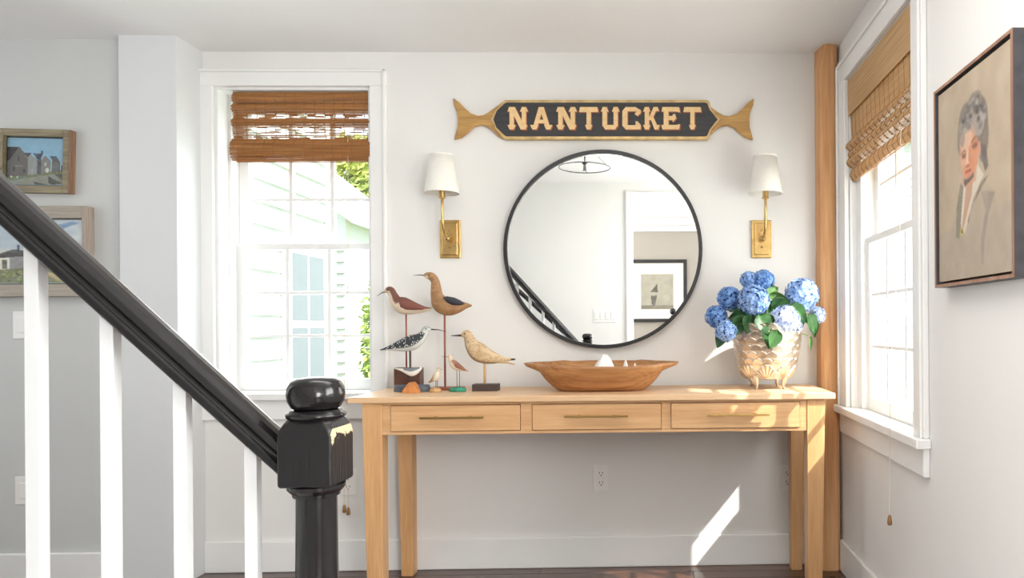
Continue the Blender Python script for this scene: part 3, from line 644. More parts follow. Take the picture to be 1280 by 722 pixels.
framed('framed_painting', 'small painting of grey shingled houses under blue sky in a worn olive frame', q0.x, q1.x, q3.z, q2.z, .03, .030, (M['fr_olive'], M['fr_olivez']), ops, (.24, .42, .56), 110, 84, tilt=R(1.5), lin=.012)
ops = [('n', 6, (.62, .66, .66), 2, .7), ('n', 10, (.30, .42, .55), 2, .5), ('p', [(.66, .13), (.90, .03), (.97, .05), (.80, .17)], (.12, .24, .42), 1, .9), ('p', [(0, .3), (.5, .5), (1, .52), (1, .6), (0, .6)], (.60, .58, .5), 6, .5),
 ('p', [(.10, .60), (.35, .52), (.46, .50), (.60, .52), (.60, .80), (.10, .80)], (.24, .23, .22), 1), ('p', [(.26, .57), (.44, .46), (.60, .50), (.60, .56), (.3, .60)], (.05, .045, .04), 0), ('p', [(.47, .40), (.49, .40), (.49, .50), (.47, .50)], (.06, .05, .05), 0),
 ('p', [(.33, .60), (.41, .60), (.41, .80), (.33, .80)], (.75, .73, .62), 0), ('p', [(.35, .63), (.39, .63), (.39, .77), (.35, .77)], (.05, .05, .05), 0),
 ('p', [(0, .80), (1, .72), (1, 1), (0, 1)], (.16, .17, .06), 2), ('n', 30, (.38, .35, .12), 0, .0), ('p', [(.62, .78), (.80, .86), (1, .98), (1, 1), (.85, 1)], (.55, .42, .22), 1)]
for i in range(90): ops.append(('e', (g2.random(), g2.uniform(.80, .98), .015, .012), g2.choice([(.32, .36, .12), (.07, .09, .03), (.45, .32, .16), (.4, .42, .2)]), 0, .7))
q0, q1, q2 = at(-62, 300, YL-.04), at(108.5, 300, YL-.04), at(60, 257.5, YL-.04); q3 = at(60, 370.5, YL-.04)
framed('framed_painting', 'larger shore cottage painting in a pale grey shadow-box frame behind the handrail', q0.x, q1.x, q3.z, q2.z, .045, .016, (M['fr_grey'], M['fr_greyz']), ops, (.42, .50, .56), 150, 100, seed=9, lin=.028, fv=.050)
# mat/liner bevel of the shadow box
# print reflected in mirror
yp = -5.08; sc_ = (yp*-1+3.10)
def rp(px, py): D = -2*0-yp+3.10-.04; return ((px-815)*D/F, 1.05+(408-TILT-py)*D/F)
xR_, zT_ = rp(859, 321); _, zB_ = rp(859, 399); xL_ = rp(784, 321)[0]
pr = thing('framed_print', 'black framed sailing boat print seen reflected in the round mirror', 'picture', ((xL_+xR_)/2, -5.1, zB_))
for a, c, d, e in ((xL_, xL_+.04, zB_, zT_), (xR_-.04, xR_, zB_, zT_), (xL_+.04, xR_-.04, zB_, zB_+.04), (xL_+.04, xR_-.04, zT_-.04, zT_)):
    obj('frame_rail', box(a, c, -5.098, -5.075, d, e), M['frameblack'], pr)
obj('mat_board', box(xL_+.04, xR_-.04, -5.098, -5.088, zB_+.04, zT_-.04), M['plastic'], pr)
a0 = rp(842, 339); a1 = rp(801.5, 383)
ops = [('p', [(0, .88), (1, .88), (1, 1), (0, 1)], (.18, .17, .14), 0), ('n', 8, (.34, .33, .27), 2, .5), ('p', [(.30, .5), (.50, .28), (.52, .5), (.48, .52)], (.08, .08, .07), 0), ('p', [(.30, .62), (.50, .60), (.44, .88), (.34, .88)], (.10, .10, .09), 0), ('p', [(.7, .6), (.85, .55), (.9, .7), (.75, .8)], (.5, .5, .42), 2, .6)]
canvas('print', pr, (a1[0], -5.087, a0[1]), (a0[0], -5.087, a0[1]), (a1[0], -5.087, a1[1]), 60, 66, ops, (.42, .41, .34), m='print')

# ------------------------------------------------------------------ stair balustrade
K_ = 1.0/1.12; NX, NY = at(395, 492, CAM.y+1.0).x, CAM.y+1.0
st = thing('staircase', 'stair balustrade with glossy black newel and handrail and white square balusters', 'staircase', (NX, NY, 0))
def Zn(py): return at(395, py, NY).z
hb = .0365; nb = MB(); zt_, zb_ = at(380, 523, NY-hb*.7).z, at(380, 610.5, NY-hb).z
# block: square with rounded top corners (chamfered shoulders)
rings = []
for z, h in ((zb_, hb-.002), (zb_+.003, hb), (zt_-.024, hb), (zt_-.014, hb-.0012), (zt_-.007, hb-.004), (zt_-.002, hb-.007), (zt_, hb-.011)):
    k = .002 if z < zt_-.022 else .002+(z-(zt_-.024))*.30
    rings.append([(NX+sx*(h-(k if q else 0)), NY+sy*(h-(0 if q else k)), z) for sx, sy, q in ((-1, -1, 0), (-1, -1, 1), (1, -1, 1), (1, -1, 0), (1, 1, 0), (1, 1, 1), (-1, 1, 1), (-1, 1, 0))])
def wornmat():
    m, N, L, B = newmat('worn_black_paint')
    g = N.new('ShaderNodeNewGeometry'); sp = N.new('ShaderNodeSeparateXYZ'); L.new(g.outputs['Position'], sp.inputs[0])
    tc = N.new('ShaderNodeTexCoord'); n = N.new('ShaderNodeTexNoise'); n.inputs['Scale'].default_value = 90; n.inputs['Detail'].default_value = 6; L.new(tc.outputs['Object'], n.inputs['Vector'])
    def mth(op, a, b_):
        q = N.new('ShaderNodeMath'); q.operation = op
        for i, v in enumerate((a, b_)):
            if isinstance(v, (int, float)): q.inputs[i].default_value = v
            elif v is not None: L.new(v, q.inputs[i])
        return q.outputs[0]
    zz = mth('MULTIPLY', mth('SUBTRACT', sp.outputs[2], zt_-.030), 60)
    xx = mth('GREATER_THAN', sp.outputs[0], NX+hb-.0012)
    v = mth('ADD', zz, mth('MULTIPLY', mth('SUBTRACT', n.outputs['Fac'], .5), 4.5))
    msk = mth('MULTIPLY', mth('GREATER_THAN', v, .35), xx)
    mp = N.new('ShaderNodeMapping'); mp.inputs['Scale'].default_value = (60, 60, 6); L.new(tc.outputs['Object'], mp.inputs[0])
    g3 = N.new('ShaderNodeTexNoise'); g3.inputs['Scale'].default_value = 4; L.new(mp.outputs[0], g3.inputs['Vector'])
    bp = N.new('ShaderNodeBump'); bp.inputs['Strength'].default_value = .5; bp.inputs['Distance'].default_value = .0015; L.new(g3.outputs['Fac'], bp.inputs['Height']); L.new(bp.outputs[0], B.inputs['Normal'])
    mx = N.new('ShaderNodeMix'); mx.data_type = 'RGBA'; L.new(msk, mx.inputs[0]); mx.inputs[6].default_value = (.010, .009, .010, 1); mx.inputs[7].default_value = (.55, .42, .26, 1)
    L.new(mx.outputs[2], B.inputs['Base Color']); B.inputs['Roughness'].default_value = .3; B.inputs['Specular IOR Level'].default_value = .4
    return m
M['worn'] = wornmat()
nw = obj('newel_post', MB().lathe([(r_*K_, z_) for r_, z_ in [(.034, 0), (.034, .10), (.030, .12), (.0335, .30), (.0325, .55), (.0295, zb_-.022), (.0295, zb_-.018), (.034, zb_-.017), (.035, zb_-.012), (.037, zb_-.011), (.042, zb_-.006), (.042, zb_-.001)]], (NX, NY, 0), 40), M['black'], st)
b = MB().loft(rings); nbk = obj('newel_block', b, M['worn'], nw, bev=.0015)
zc = Zn(492)
obj('newel_ball', MB().lathe([(.0375, zt_-.001), (.0385, zt_+.002), (.0385, zt_+.0045), (.034, zt_+.006), (.033, zt_+.009), (.029, zt_+.010), (.0245, zt_+.0115), (.026, zc-.022), (.032, zc-.018), (.0365, zc-.009), (.0377, zc), (.0365, zc+.009), (.032, zc+.017), (.024, zc+.0215), (.012, zc+.0235), (.001, zc+.024)], (NX, NY, 0), 48), M['black'], nw, smooth=True)
# handrail
A = at(345, 559, NY); Z0 = .93
Bp = at(0, 247, CAM.y+Z0)
dirv = (Bp-A).normalized(); A2 = A+dirv*(-.035); E = A+dirv*1.75
prof = [(-.027, -.018), (-.022, -.021), (.022, -.021), (.027, -.018), (.027, -.009), (.022, -.004), (.022, .000), (.029, .006), (.028, .014), (.020, .021), (.008, .0235), (-.008, .0235), (-.020, .021), (-.028, .014), (-.029, .006), (-.022, .000), (-.022, -.004), (-.027, -.009)]
side = Vector((dirv.y, -dirv.x, 0)).normalized(); upv = side.cross(dirv).normalized(); upv = upv if upv.z > 0 else -upv
obj('handrail', MB().loft([[p+side*a+upv*c for a, c in [(q_[0]*K_, q_[1]*K_) for q_ in prof]] for p in (A2, E)]), M['black'], st, bev=.0015)
# balusters: positions along the rail by photograph spacing
slope = dirv.z/math.hypot(dirv.x, dirv.y); hd = Vector((dirv.x, dirv.y, 0)).normalized()
def baluster(px):
    # find t so that x matches
    d = at(px, 400, CAM.y+1.0)-CAM; best = None
    t = (d.x*(A.y-CAM.y)-d.y*(A.x-CAM.x))/(d.y*hd.x-d.x*hd.y)
    return t
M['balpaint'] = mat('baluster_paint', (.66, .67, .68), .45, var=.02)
ts = [baluster(p) for p in (314.8, 227.5, 138, 45.5)]
while ts[-1] < 1.05: ts.append(ts[-1]+.101)
def floor_z(t): return max(0, A.z+slope*t-.86)
for t in ts:
    p = A+hd*t; zt2 = A.z+slope*t-.012; a, c = .0079, .0112
    lo = [p+hd*sx*a+side*sy*c for sx, sy in ((-1, -1), (1, -1), (1, 1), (-1, 1))]
    zb2 = floor_z(t)+.0
    bot = [(q.x, q.y, zb2) for q in lo]; top = [(q.x, q.y, zt2+slope*(q-p).dot(hd)-.012) for q in lo]
    obj('baluster', MB().hexa(bot, top), M['balpaint'], st, bev=.0008)
# treads behind and below
tr = .2; n_ = 8
for i in range(n_):
    x1_ = NX-.10-i*tr; z_ = .183*(i+1)
    if x1_-tr < -2.05: break
    zz = min(z_, 1.5)
    obj('tread', box(x1_-tr, x1_+.02, -2.93, NY+.03, zz-.03, zz), M['chase'], st, bev=.003)
    obj('riser', box(x1_-.012, x1_, -2.93, NY+.01, zz-.183, zz-.03), M['trim'], st)
# wall handrail on the rear wall, seen in the mirror
wr = thing('wall_handrail', 'thin black wall-mounted handrail seen lowest in the mirror', 'handrail', (-.6, YREAR, .9))
def mp_(px, py, Y): D = 3.10-.02*2-Y; return Vector(((px-815)*D/F, Y, 1.05+(409-TILT-(py-2*0))*D/F))
w0, w1 = mp_(745, 447, -2.90), mp_(636, 346, -2.90); dd = (w1-w0)
obj('rail', MB().tube([w0, w1+dd*1.2], .019, 12), M['black'], wr, smooth=True)
for t in (.15, 1.0, 1.9):
    q = w0+dd*t; obj('bracket', MB().tube([q, q+Vector((0, -.02, -.05)), Vector((q.x, YREAR, q.z-.06))], .006, 8), M['black'], wr)
# second newel finial, reflected at the mirror's right edge
fx = mp_(841, 386, -3.65)
fn = thing('finial_post', 'small black ball-topped post reflected at the mirror edge by the boat print', 'post', (fx.x, fx.y, 0))
obj('post', MB().lathe([(.03, 0), (.03, fx.z-.25), (.018, fx.z-.22), (.012, fx.z-.10), (.012, fx.z-.05), (.022, fx.z-.045), (.012, fx.z-.035)], (fx.x, fx.y, 0), 20), M['black'], fn)
obj('ball', MB().sphere((fx.x, fx.y, fx.z), .032, n=20, m=12), M['black'], fn, smooth=True)
# ceiling lantern
lx, ly, lz_ = -.455, -1.80, 2.125
cl = thing('ceiling_light', 'black ring ceiling light seen reflected at the top of the mirror', 'ceiling light', (lx, ly, CEIL))
n = 40
obj('ring', MB().tube([(lx+.175*math.cos(2*math.pi*j/n), ly+.175*math.sin(2*math.pi*j/n), lz_) for j in range(n+1)], .0035, 8), M['frameblack'], cl, smooth=True)
obj('canopy', MB().lathe([(.06, CEIL-.001), (.06, CEIL-.012), (.02, CEIL-.018)], (lx, ly, 0), 24), M['frameblack'], cl)
obj('candle_cup', MB().lathe([(.018, lz_+.035), (.02, lz_+.03), (.008, lz_+.02), (.010, lz_-.015), (.016, lz_-.02)], (lx, ly, 0), 16), M['frameblack'], cl)
obj('stem', MB().tube([(lx, ly, lz_+.03), (lx, ly, CEIL-.015)], .003, 6), M['frameblack'], cl)
for k in range(3):
    a = k*2.094+.5; obj('rod', MB().tube([(lx+.175*math.cos(a), ly+.175*math.sin(a), lz_), (lx+.05*math.cos(a), ly+.05*math.sin(a), CEIL-.008)], .002, 6), M['frameblack'], cl)

# ------------------------------------------------------------------ carved shore birds
def zo7(x, y): return (460+x/4.01, 320+y/4.01)
def zo5(x, y): return (460+x/9.143, 440+y/9.143)
def bird_body(rt, zo, sc_px, spine, Y, colf, m, thick=.62, name='body', n=20, sub=5):
    """spine: (x,y,r) in crop pixels; loft of ellipses with the photographed half-height"""
    P = [at(*zo(x, y), Y) for x, y, r in spine]; rr = [r/sc_px*(Y-CAM.y)/F for x, y, r in spine]
    # catmull-rom resample
    pts = []; rs = []
    for i in range(len(P)-1):
        for k in range(sub):
            t = k/sub
            def cr(a, b_, c, d): return .5*((2*b_)+(c-a)*t+(2*a-5*b_+4*c-d)*t*t+(3*b_-a-3*c+d)*t**3)
            g = lambda A_, j: A_[max(0, min(len(A_)-1, j))]
            pts.append(Vector([cr(g(P, i-1)[q], g(P, i)[q], g(P, i+1)[q], g(P, i+2)[q]) for q in range(3)]))
            rs.append(max(.0006, cr(g(rr, i-1), g(rr, i), g(rr, i+1), g(rr, i+2))))
    pts.append(P[-1]); rs.append(rr[-1]); rings = []; cols = []; N_ = len(pts)
    for i, p in enumerate(pts):
        d = (pts[min(i+1, N_-1)]-pts[max(i-1, 0)]); d.y = 0; d.normalize(); up = Vector((-d.z, 0, d.x)); up = up if up.z > 0 or abs(up.z) < .25 and up.x*0 == 0 else -up
        ring = []
        for j in range(n):
            a = 2*math.pi*j/n; q = p+up*(math.sin(a)*rs[i])+Vector((0, -1, 0))*(math.cos(a)*rs[i]*thick); ring.append(q)
            c = colf(i/(N_-1), math.sin(a), math.cos(a), q); cols.append(c if len(c) == 4 else (*c, 1))
        rings.append(ring)
    return obj(name, MB().loft(rings), m, rt, smooth=True, cols=cols)
def leafshape(rt, zo, pts, Y, off, th, m, name='wing', cols=None, par=None):
    poly = [at(*zo(x, y), Y) for x, y in pts]; yc = Y-off
    c = sum(poly, Vector())/len(poly); n = len(poly)
    rings = [[Vector((p.x, yc+th, p.z)) for p in poly], [Vector((p.x, yc, p.z)) for p in poly],
             [Vector((c.x+(p.x-c.x)*.8, yc-th*.7, c.z+(p.z-c.z)*.8)) for p in poly], [Vector((c.x+(p.x-c.x)*.4, yc-th, c.z+(p.z-c.z)*.4)) for p in poly]]
    vc = [cols]*(4*n) if cols else None
    return obj(name, MB().loft(rings), m, par or rt, smooth=True, cols=vc)
def rod(rt, zo, x, y0, y1, Y, r, m, name='rod', zbot=None):
    a = at(*zo(x, y0), Y); b_ = at(*zo(x, y1), Y); zb = zbot if zbot is not None else b_.z
    return obj(name, MB().tube([(a.x, Y, a.z), (a.x, Y, zb)], r, 10), m, rt, smooth=True)
def bill(rt, zo, x0, y0, x1, y1, Y, r0, m, bend=0):
    a = at(*zo(x0, y0), Y); c = at(*zo(x1, y1), Y); md = (a+c)/2+Vector((0, 0, bend))
    return obj('bill', MB().tube([a, md, c], [r0, r0*.6, r0*.25], 8), m, rt, smooth=True)
M['bill'] = mat('bill_dark', (.04, .035, .03), .4)
def eye(rt, zo, x, y, Y, off, r=.0028):
    p = at(*zo(x, y), Y); obj('eye', MB().sphere((p.x, Y-off, p.z), r, n=8, m=6), M['bill'], rt, smooth=True)
sm = lambda x, a, b_: max(0, min(1, (x-a)/(b_-a)))
mix = lambda c1, c2, t: tuple(c1[i]*(1-t)+c2[i]*t for i in range(3))
G = 'carved shorebirds on the console table'
T0 = TZ
# 1 brown and cream
Y1 = -.15
def f1(t, s, c, q):
    if t < .12: return (.60, .46, .32)
    return mix((.70, .57, .42), (.17, .065, .045), sm(s+(.25 if t < .5 else -.1), -.05, .2))
bp = at(*zo7(191, 560), Y1)
r1 = thing('carved_bird', 'maroon-backed carved curlew on a rod, leftmost of the upper two birds', 'bird figurine', (bp.x, Y1, T0), G)
bird_body(r1, zo7, 4.01, [(84, 180, 6), (95, 174, 15), (112, 172, 20), (126, 196, 22), (140, 225, 32), (170, 245, 42), (205, 255, 38), (245, 262, 26), (285, 266, 14), (320, 262, 4)], Y1, f1, M['birdpaint'])
leafshape(r1, zo7, [(165, 232), (185, 220), (215, 222), (245, 235), (275, 250), (305, 262), (280, 268), (240, 270), (200, 268), (172, 256)], Y1, .022, .006, M['birdpaint'], cols=(.22, .075, .055, 1))
bill(r1, zo7, 90, 178, 46, 200, Y1, .003, M['bill'], .004); eye(r1, zo7, 104, 166, Y1, .013)
rod(r1, zo7, 191, 285, 560, Y1, .0035, M['rod_red'], zbot=T0+.08)
b0, b1 = at(492.5, 480, Y1-.02), at(525, 480, Y1-.02)
obj('base', box(b0.x, b1.x, Y1-.022, Y1+.03, T0, at(500, 459.5, Y1-.02).z), wood('walnut', (.16, .06, .03), (.07, .03, .02), 'X', .4), r1, bev=.002)
# 2 tall tan
Y2 = -.16
def f2(t, s, c, q):
    base = mix((.42, .24, .11), (.30, .15, .06), .5+.5*math.sin(q.x*900)*math.sin(q.z*700))
    if t < .16: base = mix(base, (.72, .60, .42), sm(-s, -.1, .3))
    return base
bp = at(*zo7(384, 640), Y2); r2 = thing('carved_bird', 'tallest carved curlew, speckled tan with a black wing on a red rod', 'bird figurine', (bp.x, Y2, T0), G)
bird_body(r2, zo7, 4.01, [(281, 100, 7), (293, 98, 16), (318, 102, 20), (336, 125, 21), (341, 160, 26), (346, 200, 32), (365, 235, 46), (405, 252, 46), (450, 252, 34), (490, 248, 16), (520, 247, 4)], Y2, f2, M['birdspeck'])
leafshape(r2, zo7, [(384, 206), (405, 202), (440, 208), (470, 222), (492, 238), (470, 246), (430, 245), (403, 232)], Y2, .024, .006, M['birdpaint'], cols=(.035, .035, .045, 1))
bill(r2, zo7, 287, 97, 227, 96, Y2, .003, M['bill'], .002); eye(r2, zo7, 312, 94, Y2, .014)
rod(r2, zo7, 384, 290, 640, Y2, .0042, M['rod_red'], zbot=T0+.01)
b0, b1 = at(541, 480, Y2), at(579, 480, Y2)
obj('base', box(b0.x, b1.x, Y2-.03, Y2+.03, T0, T0+.012), M['rod_red'], r2, bev=.002)
# 3 black with dots
Y3 = -.235
def f3(t, s, c, q):
    wing = t > .30 and s > -.35
    if wing: return (.028, .033, .04, 1)
    return (*mix((.62, .64, .60), (.30, .33, .33), sm(s, .2, .9)), 0)
bp = at(*zo7(211, 560), Y3); r3 = thing('carved_bird', 'black carved sandpiper with white dots, bill pointing right, on a slate base', 'bird figurine', (bp.x, Y3, T0), G)
bird_body(r3, zo7, 4.01, [(316, 367, 6), (304, 366, 14), (290, 370, 19), (278, 390, 20), (262, 410, 27), (225, 432, 38), (180, 444, 34), (135, 454, 20), (95, 463, 9), (62, 470, 3)], Y3, f3, M['birddots'])
bill(r3, zo7, 312, 366, 393, 378, Y3, .003, M['bill'], .003); eye(r3, zo7, 295, 364, Y3, .012)
rod(r3, zo7, 211, 470, 640, Y3, .0045, M['rod_dark'], zbot=T0+.02)
c3 = at(515, 485, Y3); b = MB()
b.loft([[(c3.x+.072*k*math.cos(2*math.pi*j/32), Y3+.028*k*math.sin(2*math.pi*j/32), T0+z) for j in range(32)] for k, z in ((1, 0), (1.02, .006), (1, .022), (.94, .028))])
obj('base', b, mat('slate_base', (.07, .085, .105), .45), r3, bev=.001)
# 4 cream sandpiper
Y4 = -.22
def f4(t, s, c, q):
    base = mix((.66, .50, .32), (.52, .35, .18), .5+.5*math.sin(q.x*500+q.z*900))
    if t > .12: base = mix(base, (.20, .11, .05), sm(-s, .55, 1.0)*.9)
    if t > .9: base = (.05, .045, .04)
    return base
bp = at(*zo7(585, 640), Y4); r4 = thing('carved_bird', 'cream carved sandpiper with black bill and tail, nearest the bowl', 'bird figurine', (bp.x, Y4, T0), G)
bird_body(r4, zo7, 4.01, [(466, 398, 6), (480, 394, 17), (497, 392, 22), (508, 412, 26), (522, 445, 36), (552, 478, 47), (595, 500, 40), (640, 512, 26), (685, 518, 12), (715, 517, 6), (738, 516, 4)], Y4, f4, M['birdspeck'])
leafshape(r4, zo7, [(640, 520), (690, 524), (737, 540), (735, 545), (690, 536), (640, 536)], Y4, .004, .004, M['birdpaint'], 'tail', cols=(.50, .34, .18, 1))
bill(r4, zo7, 470, 397, 416, 398, Y4, .0052, M['bill']); eye(r4, zo7, 490, 388, Y4, .015)
rod(r4, zo7, 585, 535, 630, Y4, .005, M['rod_tan'], zbot=T0+.02)
b0, b1 = at(590.5, 480, Y4-.02), at(622, 480, Y4-.02)
obj('base', box(b0.x, b1.x, Y4-.028, Y4+.028, T0, T0+.028), M['rod_dark'], r4, bev=.001)
# 5 small gull
Y5 = -.285
def f5(t, s, c, q): return mix((.74, .72, .66), (.17, .19, .21), sm(s, .05, .2) if .25 < t < .85 else 0)
bp = at(514, 490, Y5); r5 = thing('carved_bird', 'tiny white and grey gull on an orange fan-shaped base', 'bird figurine', (bp.x, Y5, T0), G)
bird_body(r5, zo5, 9.143, [(300, 186, 3), (350, 194, 9), (400, 205, 20), (450, 218, 36), (500, 226, 47), (545, 214, 40), (580, 196, 26), (603, 184, 17), (616, 180, 6)], Y5, f5, M['birdpaint'])
bill(r5, zo5, 612, 172, 650, 166, Y5, .0013, M['cord']); eye(r5, zo5, 592, 176, Y5, .0045, .0014)
rod(r5, zo5, 487, 270, 380, Y5, .0018, M['rod_dark'], zbot=T0+.02)
Mo = mat('orange_wood', (.66, .26, .08), .6, var=.3, scale=40)
pl = [(400, 462), (405, 425), (422, 420), (425, 398), (440, 395), (445, 372), (460, 368), (465, 350), (482, 340), (505, 335), (530, 340), (550, 368), (572, 410), (590, 462)]
pp = [at(*zo5(x, y), Y5-.01) for x, y in pl]; zmin = min(p.z for p in pp)
obj('base', MB().prism([(p.x, p.z-zmin+T0) for p in pp], Y5-.022, Y5+.008), Mo, r5, bev=.001)
# 6 chick on cork
Y6 = -.265
def f6(t, s, c, q): return mix((.70, .62, .48), (.33, .15, .07), sm(-q.x+bp6.x, .0, .012) if t > .3 else (sm(s, 0, .6)*.5))
bp6 = at(544, 487, Y6); r6 = thing('carved_bird', 'tiny brown-winged chick standing on a pale cork dome', 'bird figurine', (bp6.x, Y6, T0), G)
bird_body(r6, zo5, 9.143, [(838, 192, 5), (825, 188, 16), (808, 190, 24), (802, 215, 26), (792, 250, 38), (775, 285, 40), (745, 312, 26), (715, 332, 13), (690, 348, 4)], Y6, f6, M['birdpaint'], thick=.8)
bill(r6, zo5, 832, 192, 858, 200, Y6, .0016, M['tassel']); eye(r6, zo5, 816, 184, Y6, .007, .0014)
for x in (775, 792): rod(r6, zo5, x, 310, 390, Y6, .0012, M['rod_dark'], 'leg', T0+.012)
c6 = at(*zo5(770, 440), Y6); b = MB().loft([[(c6.x+.024*k*math.cos(2*math.pi*j/20), Y6+.016*k*math.sin(2*math.pi*j/20), T0+z) for j in range(20)] for k, z in ((1, 0), (1.03, .006), (.85, .013), (.5, .0185), (.1, .02))])
obj('base', b, mat('cork', (.68, .42, .20), .8, var=.4, scale=90, bump=.6), r6, smooth=True)
# 7 bird on green stone
Y7 = -.25
def f7(t, s, c, q): return mix((.72, .60, .46), (.33, .15, .09), sm(s, -.1, .15) if t > .42 else sm(s, .4, 1)*.4)
bp = at(*zo5(1025, 420), Y7); r7 = thing('carved_bird', 'small carved sanderling with wire legs on a green stone', 'bird figurine', (bp.x, Y7, T0), G)
bird_body(r7, zo5, 9.143, [(898, 56, 6), (912, 50, 17), (935, 48, 24), (945, 72, 26), (958, 105, 35), (990, 145, 48), (1035, 172, 42), (1080, 192, 25), (1115, 208, 12), (1150, 217, 3)], Y7, f7, M['birdpaint'])
leafshape(r7, zo5, [(985, 140), (1010, 118), (1045, 122), (1090, 160), (1140, 208), (1110, 208), (1060, 192), (1010, 172)], Y7, .010, .003, M['birdpaint'], cols=(.30, .13, .08, 1))
bill(r7, zo5, 905, 55, 840, 45, Y7, .0016, M['bill']); eye(r7, zo5, 930, 42, Y7, .008, .0016)
for x in (1015, 1045): rod(r7, zo5, x, 195, 350, Y7, .0011, M['bill'], 'leg', T0+.008)
c7 = at(*zo5(1022, 400), Y7); b = MB().loft([[(c7.x+.036*k*math.cos(2*math.pi*j/24), Y7+.02*k*math.sin(2*math.pi*j/24), T0+z) for j in range(24)] for k, z in ((.9, 0), (1, .006), (.95, .012), (.7, .017), (.2, .019))])
obj('base', b, mat('malachite', (.03, .32, .19), .25, var=.5, scale=40, col2=(.02, .15, .09)), r7, smooth=True)

# ------------------------------------------------------------------ dough bowl with coral
YB = -.25; bz = TZ; bc = at(752, 485, YB).x
def brng(hx, hy, z, n=56, k=2.6, hand=0):
    r = []
    for j in range(n):
        a = 2*math.pi*j/n; ca, sa = math.cos(a), math.sin(a)
        x = hx*math.copysign(abs(ca)**(2/k), ca); y = hy*math.copysign(abs(sa)**(2/k), sa)
        if hand: e = max(0, abs(ca)-.93)/.07; x += math.copysign(hand*e, ca); 
        zz = z+ (.006*max(0, abs(ca)-.8)/.2 if hand else 0)-(.004 if hand and abs(sa) > .9 else 0)
        if hand: zz += .013*max(0, sa)
        r.append((bc+x, YB+y, zz))
    return r
H = .106
rg = [brng(.158, .060, bz), brng(.176, .078, bz+.004), brng(.200, .098, bz+.022), brng(.226, .114, bz+.050), brng(.246, .124, bz+.078), brng(.258, .130, bz+H-.012, hand=.045), brng(.262, .133, bz+H, hand=.052),
      brng(.250, .123, bz+H, hand=.035), brng(.236, .112, bz+.080), brng(.210, .095, bz+.045), brng(.170, .065, bz+.018), brng(.14, .05, bz+.014)]
dbowl = obj('dough_bowl', MB().loft(rg), M['bowl'], smooth=True, loc=(bc, YB, bz)); tag(dbowl, 'long carved brown wooden dough bowl below the mirror', 'bowl')
def lump(px, hx, hy, hz, label, seed, zlow=.02):
    g = random.Random(seed); c = at(px, 450, YB); b = MB(); rings = []
    ph = [g.uniform(0, 6.28) for _ in range(6)]
    m = 10; n = 22
    for i in range(m+1):
        t = i/m; r = math.cos(t*math.pi/2)**.55 if t < 1 else .12
        rings.append([(c.x+hx*r*math.cos(a)*(1+.12*math.sin(3*a+ph[0]+t*5)+.07*math.sin(7*a+ph[1])), YB+hy*r*math.sin(a)*(1+.1*math.sin(4*a+ph[2])), bz+zlow+hz*t*(1+.05*math.sin(a*3+ph[3]))) for a in [2*math.pi*j/n for j in range(n)]])
    o = obj('coral', b.loft(rings), M['coral'], smooth=True, loc=(c.x, YB, bz+zlow)); tag(o, label, 'coral', 'white coral lumps in the dough bowl')
lump(756, .054, .05, .122, 'largest white coral lump, in the middle of the dough bowl', 1)
lump(782, .017, .03, .098, 'small white coral lump just right of the biggest one in the bowl', 2)
lump(793.5, .013, .025, .086, 'smallest white coral lump, rightmost in the dough bowl', 5)

# ------------------------------------------------------------------ silver planter
YP = -.205; pcx = at(958.5, 440, YP).x; zr = at(958, 404, YP).z
pzb = TZ+.042; pr_ = [(.0, .092), (.10, .107), (.25, .120), (.5, .132), (.75, .139), (1, .1425)]
def prad(t):
    for (a, r0), (b_, r1) in zip(pr_, pr_[1:]):
        if t <= b_: return r0+(r1-r0)*(t-a)/(b_-a)
    return pr_[-1][1]
pl_ = thing('silver_planter', 'footed silver planter with fish-scale and shell relief at the table end', 'planter', (pcx, YP, TZ))
NA, NT = 280, 110; b = MB()
def pfn(u, v):
    a = u*2*math.pi; r = prad(v); rows = 6
    if v > .26:
        w_ = (v-.26)/.74*rows; k = int(w_); fr_ = w_-k; nn = 20; s = u*nn+(k % 2)*.5; fx_ = (s % 1)-.5
        # scale hanging upward: arc edge
        edge = .30+.66*math.sqrt(max(0, 1-(1.9*fx_)**2)); d = edge-fr_
        r += (.0012+.0028*max(0, 1-abs(d)*1.6)) if d > 0 else -.0010
    else:
        nn = 9; s = u*nn; fx_ = (s % 1)-.5; t = v/.26
        top = 1-2.2*fx_*fx_
        if t < top:
            ang = math.atan2(fx_, t+.12); r += .004+.0022*math.cos(ang*26)
        else: r -= .001
    if v > .985: r += .003
    return (pcx+r*math.cos(a), YP+r*math.sin(a), pzb+(zr-pzb)*v+ (0.0 if v else .0))
b.grid(pfn, NA, NT)
rings = [[(pcx+r*math.cos(2*math.pi*j/48), YP+r*math.sin(2*math.pi*j/48), z) for j in range(48)] for r, z in ((.144, zr), (.138, zr), (.13, zr-.03), (.12, zr-.05))]
b.loft(rings, caps=False)
b.lathe([(.091, pzb+.004), (.05, pzb-.006), (.001, pzb-.008)], (pcx, YP, 0), 32)
obj('body', b, M['silver'], pl_, smooth=True)
Msoil = mat('soil', (.03, .02, .015), .9, bump=.8, scale=60)
obj('soil', MB().lathe([(.125, zr-.045), (.125, zr-.040), (.001, zr-.036)], (pcx, YP, 0), 32), Msoil, pl_)
